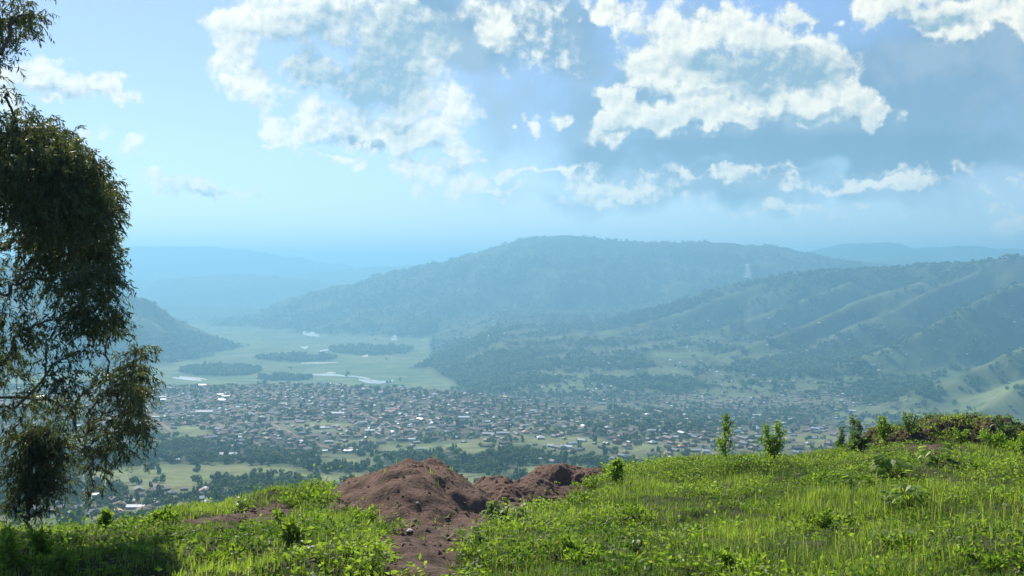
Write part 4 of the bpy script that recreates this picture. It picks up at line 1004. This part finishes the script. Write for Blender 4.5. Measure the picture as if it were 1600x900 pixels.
NOTABLE = [  # px, py, width px, roof, wall, rotation, label
 (252,621,11,'bright white','white',.5,'bright white-roofed house alone at the left end of town beside the eucalyptus'),
 (254,625,9,'bright white','white',.2,'low white house touching the front of the bright house at the left end of town'),
 (316,602,11,'bright white','cream',0,'long white-roofed house on the back edge of town, left part'),
 (344,617,9,'bright white','white',.1,'left one of three bright white roofs clustered in the upper left of town'),
 (353,619,10,'bright white','white',0,'right one of three bright white roofs clustered in the upper left of town'),
 (347,625,10,'bright white','white',-.2,'front one of three bright white roofs clustered in the upper left of town'),
 (307,625,10,'pale grey','mud',.1,'pale grey house between the three white roofs and the left end of town'),
 (243,652,12,'pale grey','mud',0,'pale grey long roof close to the lower right of the eucalyptus crown'),
 (320,646,24,'pale grey','cream',-.05,'long pale grey building in the left middle of town'),
 (297,645,8,'pale grey','mud',.5,'small tilted pale house left of the long pale grey building'),
 (284,654,5,'bright white','white',0,'tiny white house left of the long pale grey building, lower'),
 (338,671,10,'pale grey','mud',.5,'pale grey house by the green field below the left middle of town'),
 (373,684,8,'bright white','white',.2,'bright round-looking white house on the dark wooded slope below town, left'),
 (379,679,9,'pale grey','cream',0,'pale roof just behind the bright house on the wooded slope, left'),
 (442,631,11,'bright white','cream',.3,'white and yellowish house in the upper centre of town, left of the middle'),
 (528,647,17,'bright white','cream',.1,'long white roof in the centre of town'),
 (502,669,10,'bright white','white',0,'bright white house where town meets the dark wood, left of a twin'),
 (511,669,7,'bright white','white',.3,'smaller twin right of the bright white house where town meets the dark wood'),
 (567,661,12,'pale grey','mud',.2,'pale grey roof below the centre of town'),
 (578,674,13,'bright white','cream',.1,'white roof in the trees at the lower centre edge of town'),
 (598,614,12,'pale grey','mud',0,'pale long roof near the top of town right of centre'),
 (568,608,5,'bright white','white',0,'tiny bright white house near the river end of town'),
 (643,687,11,'bright white','white',0,'bright white house on the lower right edge of the dense town'),
 (674,669,11,'pale grey','mud',0,'pale grey roof on the right part of the dense town'),
 (678,617,8,'bright white','white',.6,'bright white pointed house at the back right of the dense town'),
 (627,605,5,'bright white','white',.3,'tiny white house at the back edge of town beside the river'),
 (610,643,15,'orange','cream',0,'long orange-roofed building right of the town centre'),
 (481,645,8,'orange','mud',.8,'small orange-roofed house left of the town centre'),
 (618,640,10,'orange','cream',.1,'pale orange roof just behind the long orange-roofed building'),
 (548,706,19,'bright white','cream',-.1,'long white roof among fields below town, above the largest soil heap left side'),
 (514,691,12,'pale grey','mud',.1,'pale grey roof left of and above the long white roof among the fields'),
 (508,705,7,'bright white','cream',0,'small white roof left of the long white roof among the fields'),
 (656,702,11,'pale grey','white',.3,'pale pointed roof among fields above the largest soil heap'),
 (725,653,15,'bright white','white',-.05,'thin bright white roof in the right part of town'),
 (763,679,17,'pale grey','mud',-.1,'left half of a pair of long grey roofs on the right of town'),
 (786,678,18,'pale grey','mud',.1,'right half of a pair of long grey roofs on the right of town'),
 (811,642,5,'bright white','white',0,'tiny bright white house left of a white-roofed hall, back right of town'),
 (833,642,9,'bright white','white',.1,'white-roofed hall at the back right of town'),
 (845,685,11,'bright white','cream',.1,'bright white roof left of the slanting white roofs in the trees, upper'),
 (860,697,9,'bright white','cream',-.1,'bright white roof left of the slanting white roofs in the trees, lower'),
 (885,700,16,'bright white','white',-.15,'lowest long white roof of the group in the trees above the flat-topped heap'),
 (893,694,11,'pale grey','white',.7,'slanting pale roof behind the lowest long white roof'),
 (909,689,11,'pale grey','white',-.5,'right-hand roof of the group in the trees above the flat-topped heap'),
 (763,727,7,'bright white','white',0,'lone bright white hut on the dark slope between the two soil heaps'),
 (825,714,8,'pale grey','cream',-.4,'pale hut on the slope above the flat-topped heap'),
 (842,718,8,'pale grey','cream',0,'small pale hut right of the pale hut above the flat-topped heap'),
 (941,631,12,'pale grey','mud',0,'house with a pale roof on the skyline of the right part of town'),
 (1012,648,7,'bright white','white',.4,'small bright house among the trees behind the right slope'),
 (1056,684,9,'bright white','white',.3,'bright white house in the trees left of the column-shaped young tree'),
 (1022,674,18,'pale grey','cream',0,'long pale roof in the trees behind the right slope'),
 (1102,706,10,'bright white','white',.1,'bright white roof just left of the column-shaped young tree, behind the slope'),
 (1086,705,14,'pale grey','mud',.1,'grey roof left of the bright roof beside the column-shaped young tree'),
 (1182,649,12,'bright white','mud',0,'house with a bright roof on the skyline right of the column-shaped young tree'),
 (1186,684,14,'pale grey','mud',.1,'pale roof between the column-shaped young tree and the two-topped shrub'),
 (1268,685,14,'pale grey','cream',.2,'pale roof right of the two-topped shrub'),
 (357,712,24,'pale grey','cream',0,'long pale building at the top of the light green field below town'),
 (277,719,8,'pale grey','cream',0,'small pale hut at the left top of the light green field'),
 (206,794,14,'bright white','cream',-.05,'bright white roof in the hamlet below the crest, left of its twin'),
 (219,794,14,'bright white','cream',-.05,'bright white roof in the hamlet below the crest, right of its twin'),
 (205,785,12,'pale grey','cream',0,'pale roof above the twin bright roofs in the hamlet'),
 (214,807,8,'bright white','cream',0,'lowest bright roof just over the left crest'),
 (414,777,11,'bright white','white',-.1,'bright white roof just above the crest right of the rosette plant'),
 (150,775,11,'bright white','cream',.3,'white roof between the eucalyptus and the hamlet'),
 (134,784,16,'pale grey','cream',.3,'upper left pale roof of the hamlet next to the eucalyptus'),
 (104,794,14,'pale grey','cream',.2,'leftmost long pale roof of the hamlet next to the eucalyptus'),
 (112,803,18,'pale grey','cream',.1,'lowest long pale roof of the hamlet next to the eucalyptus'),
 (133,790,12,'pale grey','cream',.3,'middle pale roof of the hamlet next to the eucalyptus'),
 (60,622,20,'bright white','cream',.1,'bright roof seen through the eucalyptus branches'),
 (843,605,10,'bright white','white',0,'bright roof by the round green field at the foot of the right hills'),
 (843,581,7,'bright white','white',.5,'bright house above the round green field at the foot of the right hills'),
 (1018,569,9,'bright white','white',.3,'brightest house on the lower slope of the right hills'),
 (1026,586,8,'pale grey','white',0,'pale house below the brightest house on the right hills'),
 (1180,586,8,'bright white','white',0,'white house on the middle spur of the right hills'),
 (1165,604,7,'bright white','white',.2,'white house lower left on the middle spur of the right hills'),
 (1243,574,12,'pale grey','white',.2,'pale cluster house at the upper end of the middle spur'),
 (1328,643,15,'bright white','white',0,'white-roofed building at the foot of the right hills above the small grey-green shrub'),
 (1180,522,6,'bright white','white',.4,'left one of two white houses high on the right hills'),
 (1198,526,6,'bright white','white',.4,'right one of two white houses high on the right hills'),
]
for (px, py, wpx, roof, wall, rz, label) in NOTABLE:
    P = hit(px, py + 1.2)
    if P is None: continue
    Lw = wpx / F * P.y * 1.15
    k = 5 if Lw < 7.5 else 0 if Lw < 10 else 3 if Lw < 12 and roof != 'pale grey' else 1 if Lw < 16 else 2
    sc = Lw / (STY[k][0] + 1.0) / max(.75, abs(math.cos(rz)))
    sc = min(max(sc, .7), 2.0)
    house(P, k, rz, roof, wall, label, 'houses standing out in the valley', sc); PLACED.append((P.x, P.y))

def region(px, py, D):
    if py > 745: return 'in the hamlet behind the left crest'
    if D > 3350: return 'scattered on the far hillsides' if px < 700 else 'on the slopes of the right hills'
    if px < 330: return 'at the left end of the hill town'
    if px < 470: return 'in the left part of the hill town'
    if px < 600: return 'in the centre of the hill town'
    if px < 740: return 'right of centre of the hill town'
    if px < 900: return 'in woods right of the hill town'
    return 'in woods behind the right slope'
ORD = 'leftmost,second from left,third from left,fourth from left,fifth from left,sixth from left,seventh from left,eighth from left,ninth from left,tenth from left,eleventh from left,twelfth from left'.split(',')
NAMEIT = []
def name_all():
    d = {}
    for (o_, px, what, where) in NAMEIT: d.setdefault((what, where), []).append((px, o_))
    for (what, where), l in d.items():
        l.sort(key=lambda q: q[0])
        for i, (px, o_) in enumerate(l):
            if len(l) == 1: o_['label'] = f'{what} {where}'
            elif len(l) == 2: o_['label'] = f"{('left', 'right')[i]} one of two: {what} {where}"
            elif i == len(l) - 1: o_['label'] = f'rightmost {what} {where}'
            elif i < len(ORD): o_['label'] = f'{ORD[i]} {what} {where}'
            elif len(l) - 1 - i < len(ORD): o_['label'] = f"{ORD[len(l) - 1 - i].replace('left', 'right')} {what} {where}"
            else: o_['label'] = f'{what} {where}, right side'
    NAMEIT.clear()
def band(py, px):
    e = np.interp(px, EDX, EDY)
    return 'back row' if py < e + 14 else 'upper middle' if py < e + 34 else 'lower middle' if py < e + 62 else 'front'
cand = []
for _ in range(42000):
    px = random.uniform(-120, 1560); py = random.uniform(596, 815)
    P = hit(px, py)
    if P is None: continue
    f, fi, tw, fl = cover_at(P.x / P.y, P.y)
    if fl > .3 or random.random() > tw * (1 - .6 * f): continue
    # a house in the back of the town covers less of the picture: thin the near ones
    if random.random() > (P.y / 3200.) ** .6: continue
    if on_road(P.x, P.y) or not free(P.x, P.y, 12.0 if P.y > 2200 else 14): continue
    PLACED.append((P.x, P.y)); cand.append((px, py, P))
    if len(cand) > 2300: break
for _ in range(4000):   # scattered farms on the hills
    px = random.uniform(300, 1600); py = random.uniform(470, 650); P = hit(px, py)
    if P is None or P.y < 3500 or P.y > 9500: continue
    f, fi, tw, fl = cover_at(P.x / P.y, P.y)
    pr = .10 + .5 * float(ell(px, py, 1050, 575, 230, 45, .5)) + .6 * float(ell(px, py, 800, 515, 330, 25, .5)) + .4 * float(ell(px, py, 1290, 560, 200, 50, .5))
    if fl > .3 or f > .75 or random.random() > pr * .33 or not free(P.x, P.y, 25): continue
    PLACED.append((P.x, P.y)); cand.append((px, py, P))
def seen(px, py, m=0):
    return 238 < px < 1600 and py < np.interp(px, CRX, CRY) - 12 - m and not (560 < px < 930 and py > 728) and not (px > 1340 and py > 660)
cand.sort(key=lambda c: (not seen(c[0], c[1]), c[2].y))
RW = [('grey', 28), ('rusty brown', 38), ('pale grey', 6), ('reddish brown', 16), ('bright white', 2), ('pale blue', 2), ('orange', 1)]
RK = [a for a, b in RW for _ in range(b)]
HOUSEN = 300 - len(NOTABLE)
ndef = []
mats_all = list(ROOFS.values()) + list(WALLS.values()); rk = list(ROOFS); wk = list(WALLS)
far = Geo()
for i, (px, py, P) in enumerate(cand):
    k = random.choices(range(6), (5, 5, 1.2, 3, .8, 4))[0]; rz = R(random.choice((115, 115, 205, 25))) + .13 * math.cos(P.y / 120. + P.x / 310.) + random.gauss(0, .07)
    roof = random.choice(RK); wall = random.choice(('mud', 'mud', 'mud', 'cream')); sc = random.uniform(.7, 1.12)
    if P.y > 3400: roof = random.choice(('pale grey', 'bright white', 'grey')); wall = random.choice(('white', 'cream'))
    if i < HOUSEN:
        reg = region(px, py, P.y)
        house(P, k, rz, roof, wall, 'house', f'small {roof} roofed houses {reg}', sc)
        bd = '' if 'hamlet' in reg or 'slopes' in reg or 'hillsides' in reg else ', ' + band(py, px)
        NAMEIT.append((COL.objects[-2], px, f'{roof} roofed house', reg.replace('of the hill town', 'of town') + bd))
    else:
        c_, s_ = math.cos(rz), math.sin(rz)
        for gg, mi in ((HG[k][0], len(rk) + wk.index(wall)), (HG[k][1], rk.index(roof))):
            V = np.concatenate(gg.V) * sc; V = np.stack([V[:, 0] * c_ - V[:, 1] * s_, V[:, 0] * s_ + V[:, 1] * c_, V[:, 2]], 1) + np.array(P)
            far.add((V, np.concatenate(gg.F), np.concatenate(gg.N), np.zeros((len(V), 3))), mi)
name_all()
o = obj('distant_houses', far.mesh('distant_houses'), mats_all); tag(o, kind='stuff')
print('HOUSES', len(cand))

# ------------------------------------------------------------------ trees of the valley and hills
def crown_template(n, seed, shape='round'):
    rs = np.random.default_rng(seed)
    lob = rs.normal(0, 1, (6, 3)) * np.array([.27, .27, .2]) + np.array([0, 0, .62]); i = rs.integers(0, 6, n)
    d = norm(rs.normal(size=(n, 3))) * rs.uniform(.75, 1.05, (n, 1)) * .30; P = lob[i] + d
    if shape == 'tall': P = P * np.array([.5, .5, 1.35]); P[:, 2] -= .1
    A = norm(d + rs.normal(0, .5, (n, 3)) * .2); S = norm(np.cross(A, rs.normal(size=(n, 3)))); s = 1.15 / math.sqrt(n)
    B = norm(np.cross(norm(d), S)); 
    V = np.stack([P - S * s - B * s, P + S * s - B * s, P + S * s * .8 + B * s, P - S * s * .9 + B * s * .8], 1).reshape(-1, 3)
    return V, np.arange(4 * n), np.full(n, 4), np.repeat(np.clip(rs.normal(.4, .25, n), 0, 1), 4)
TPL = {q: [crown_template(n, 100 + j, sh) for j, sh in enumerate(('round', 'round', 'tall', 'round'))] for q, n in (('near', 170), ('mid', 46), ('far', 16))}
tree_me = []
for j, (V, Fc, N, tn) in enumerate(TPL['near']):
    g = Geo(); g.add((V, Fc, N, np.stack([tn, tn * 0, tn * 0], 1))); cm = g.mesh('tree_crown'); cm.materials.append(M['tree_far'])
    g = Geo(); g.add(tube_geo([(0, 0, -.1), (.01, .01, .25), (.0, .02, .62)], [.035, .028, .012], 6)); tm = g.mesh('tree_trunk'); tm.materials.append(M['bark'])
    tree_me.append((tm, cm))
spots = []
for _ in range(165000):
    px = random.uniform(-250, 1850); py = random.uniform(395, 620) if _ > 70000 else random.uniform(560, 830)
    P = hit(px, py)
    if P is None or P.y > 9500: continue
    f, fi, tw, fl = cover_at(P.x / P.y, P.y)
    pr = f if P.y < 3600 else .95 * f * f
    if P.y < 1900: pr *= .62
    pr = max(pr * (1 - .75 * tw), .17 * tw, .05 if P.y < 3400 else .001) 
    if fl > .5: pr = 1.6 if f > .5 else .003
    if fi > .4: pr *= .25
    if random.random() > pr * .55: continue
    if any(abs(a - P.x) < 8 and abs(b - P.y) < 8 for a, b in ()): continue
    spots.append((px, py, P, tw))
spots.sort(key=lambda c: (not seen(c[0], c[1], 6), c[2].y))
print('TREES', len(spots))
wood = {'near': [], 'mid': [], 'far': []}
for i, (px, py, P, tw) in enumerate(spots):
    j = random.choices(range(4), (3, 3, 2 if P.y < 4000 else .5, 3))[0]; h = (random.uniform(5, 9.5) if P.y < 1900 else random.uniform(6, 12)) * (1.2 if j == 2 else 1) * (1 if tw < .3 else .75)
    if P.y > 3400: h *= 1.25
    if i < 300:
        where = [w_ for lim, w_ in ((0, 'beyond the left picture edge'), (90, 'behind the large eucalyptus'), (150, 'behind the crest seedling'), (210, 'by the twin bright hamlet roofs'), (270, 'right of the hamlet'),
                 (330, 'below the light green field'), (400, 'behind the rosette plant'), (470, 'between rosette plant and edge shrub'), (540, 'behind the bushy edge shrub'), (620, 'behind the largest heap, left'),
                 (700, 'behind the largest heap, top'), (780, 'between the two main heaps'), (850, 'behind the low heap'), (930, 'behind the flat-topped heap'), (1020, 'just right of the heaps'), (1120, 'left of the column tree'), (9999, 'beyond the right grass slope')) if px < lim][0]
        where += ', front' if P.y < 820 else ', lower middle' if P.y < 950 else ', upper middle' if P.y < 1120 else ', back'
        form = 'tall narrow dark' if j == 2 else 'rounded dark green'
        lab = f'{form} tree in the valley woodland {where}'; grp = f'{form} trees {where}'
        tm, cm = tree_me[j]; NAMEIT.append((None, px, f'{form} tree', where))
        if i < 60:
            r = empty('tree', P, random.uniform(0, 6)); r.scale = (h, h, h); tag(r, lab, 'tree', grp)
            for nm, me in (('trunk', tm), ('crown', cm)):
                q = bpy.data.objects.new(nm, me); COL.objects.link(q); q.parent = r
        else:
            q = bpy.data.objects.new('tree', cm); COL.objects.link(q); q.location = P; q.scale = (h, h, h); q.rotation_euler = (0, 0, random.uniform(0, 6)); tag(q, lab, 'tree', grp)
        NAMEIT[-1] = (r if i < 60 else q,) + NAMEIT[-1][1:]
    else:
        wood['near' if P.y < 1700 else 'mid' if P.y < 3300 else 'far'].append((j, P.x, P.y, P.z, h, random.uniform(0, 6.3), random.uniform(-.25, .3)))
name_all()
for (pts, n_) in ((RIDGES[0][0], 620), (RIDGES[8][0], 260), (RIDGES[1][0], 160)):     # the wooded skylines of the ridges
    P_ = [at(*p) for p in pts]
    for _ in range(n_):
        k_ = random.randrange(1, len(P_) - 1); t_ = random.random(); q_ = P_[k_].lerp(P_[k_ + 1], t_)
        x_, y_ = q_.x + random.gauss(0, 25), q_.y + random.gauss(0, 30)
        if vnoise(np.array([x_ / 160.]), np.array([y_ / 160.]), 77)[0] < -.12: continue
        wood['far'].append((random.choice((0, 1, 3)), x_, y_, height(x_ / y_, y_), random.uniform(8, 17), random.uniform(0, 6.3), 0.))
g = Geo()
for q, lst in wood.items():
    for j in range(4):
        A = np.array([a[1:] for a in lst if a[0] == j])
        if len(A) == 0: continue
        V, Fc, N, tn = TPL[q][j]; n = len(A); c_, s_ = np.cos(A[:, 4])[:, None], np.sin(A[:, 4])[:, None]; h = A[:, 3][:, None]
        X = (V[None, :, 0] * c_ - V[None, :, 1] * s_) * h + A[:, 0:1]; Y = (V[None, :, 0] * s_ + V[None, :, 1] * c_) * h + A[:, 1:2]; Z = V[None, :, 2] * h * .95 + A[:, 2:3] - .6
        VV = np.stack([X, Y, Z], -1).reshape(-1, 3); FF = (Fc[None] + len(V) * np.arange(n)[:, None]).reshape(-1)
        t = np.clip(tn[None] + A[:, 5:6], 0, 1).reshape(-1); g.add((VV, FF, np.tile(N, n), np.stack([t, t * 0, t * 0], 1)))
o = obj('woodland', g.mesh('woodland_crowns'), M['tree_far']); tag(o, kind='stuff')

# ------------------------------------------------------------------ river and sand on the valley floor
def sheet(name, strip, m_, seed, lift=.8):
    """strip: (px, py of far bank, py of near bank) along the water"""
    V = []; rs = random.Random(seed); st = []
    for a, b in zip(strip[:-1], strip[1:]):
        for k in range(6): t = k / 6; st.append(tuple(a[i] * (1 - t) + b[i] * t for i in range(3)))
    st.append(strip[-1])
    for (px, pt, pb) in st:
        for j, py in enumerate((pt, (pt + pb) / 2, pb)):
            py += rs.uniform(-.25, .25) if j != 1 else 0; D = 399.0 * F / (py - 420); u = (px - 800) / F
            V.append((u * D, D, height(u, D) + lift))
    n = len(st); Fc = []
    for i in range(n - 1):
        for j in range(2): a = i * 3 + j; Fc += [a, a + 3, a + 4, a + 1]
    o = obj(name, mesh_np(name, np.array(V), np.array(Fc), 4, smooth=True), m_); tag(o, kind='structure')
sheet('river', [(467,585.4,586.4),(486,585,587),(505,584.2,588),(520,584.6,588.2),(540,587,589.4),(556,588,590),(568,589.6,592.4),(578,591.6,593.4)], M['water'], 1)
sheet('river', [(560,593.4,595.4),(575,594.6,599.8),(592,596,600.8),(602,595.6,599),(614,593.6,597)], M['water'], 2)
sheet('sand_bank', [(560,592.9,593.6),(577,593.8,594.8),(592,595.2,596.2)], M['sand'], 3, 1.2)
sheet('river', [(268,590.6,591.6),(284,590,593.6),(300,591.8,595.4),(314,594.4,596.4)], M['water'], 4)
sheet('sand_bank', [(280,588.6,590.2),(300,590,592),(322,593,595)], M['sand'], 5, 1.2)
sheet('river', [(473,521.6,523.4),(486,521.8,525.6),(498,524,526.6)], M['water'], 6)
sheet('river', [(499,548,550),(506,546,549),(514,545,547)], M['water'], 7)
sheet('river', [(470,541,543),(476,542,546),(481,540,543)], M['water'], 8)
sheet('river', [(611,529,532),(616,526,532),(620,529,532)], M['water'], 9)
sheet('sand_bank', [(470,567,568.5),(500,566.6,568.6),(528,566,567)], M['sand'], 10)
sheet('sand_bank', [(566,556,558),(575,554,558)], M['sand'], 11)
sheet('sand_bank', [(510,583,584.4),(516,581.6,584.6),(524,583.2,584.8)], M['sand'], 12, 1.2)

# ------------------------------------------------------------------ smoke rising behind the ridge of the right hills
def smoke():
    P = hit(1168, 434) or at(1168, 432, 5800); g = Geo(); pts = []; rad = []
    for k in range(11):
        t = k / 10; pts.append((-4 + 10 * t + 6 * math.sin(5 * t), 0, -10 + 112 * t)); rad.append((34 - 42 * t + 22 * t * t) * (1 + .22 * math.sin(k * 2.3)) + 2)
    rad[0] = .5; rad[-1] = .5
    g.add(tube_geo(pts, rad, 12)); me = g.mesh('smoke', True)
    m_, t, out = mat('white_smoke'); pv = t.node('ShaderNodeVolumePrincipled'); pv.inputs['Color'].default_value = (.92, .94, .96, 1); pv.inputs['Density'].default_value = .02
    t.l.new(pv.outputs[0], out.inputs['Volume'])
    o = obj('smoke_plume', me, m_, loc=P); tag(o, 'thin white smoke plume rising from the ridge of the right hills', 'smoke', kind='stuff')
smoke()
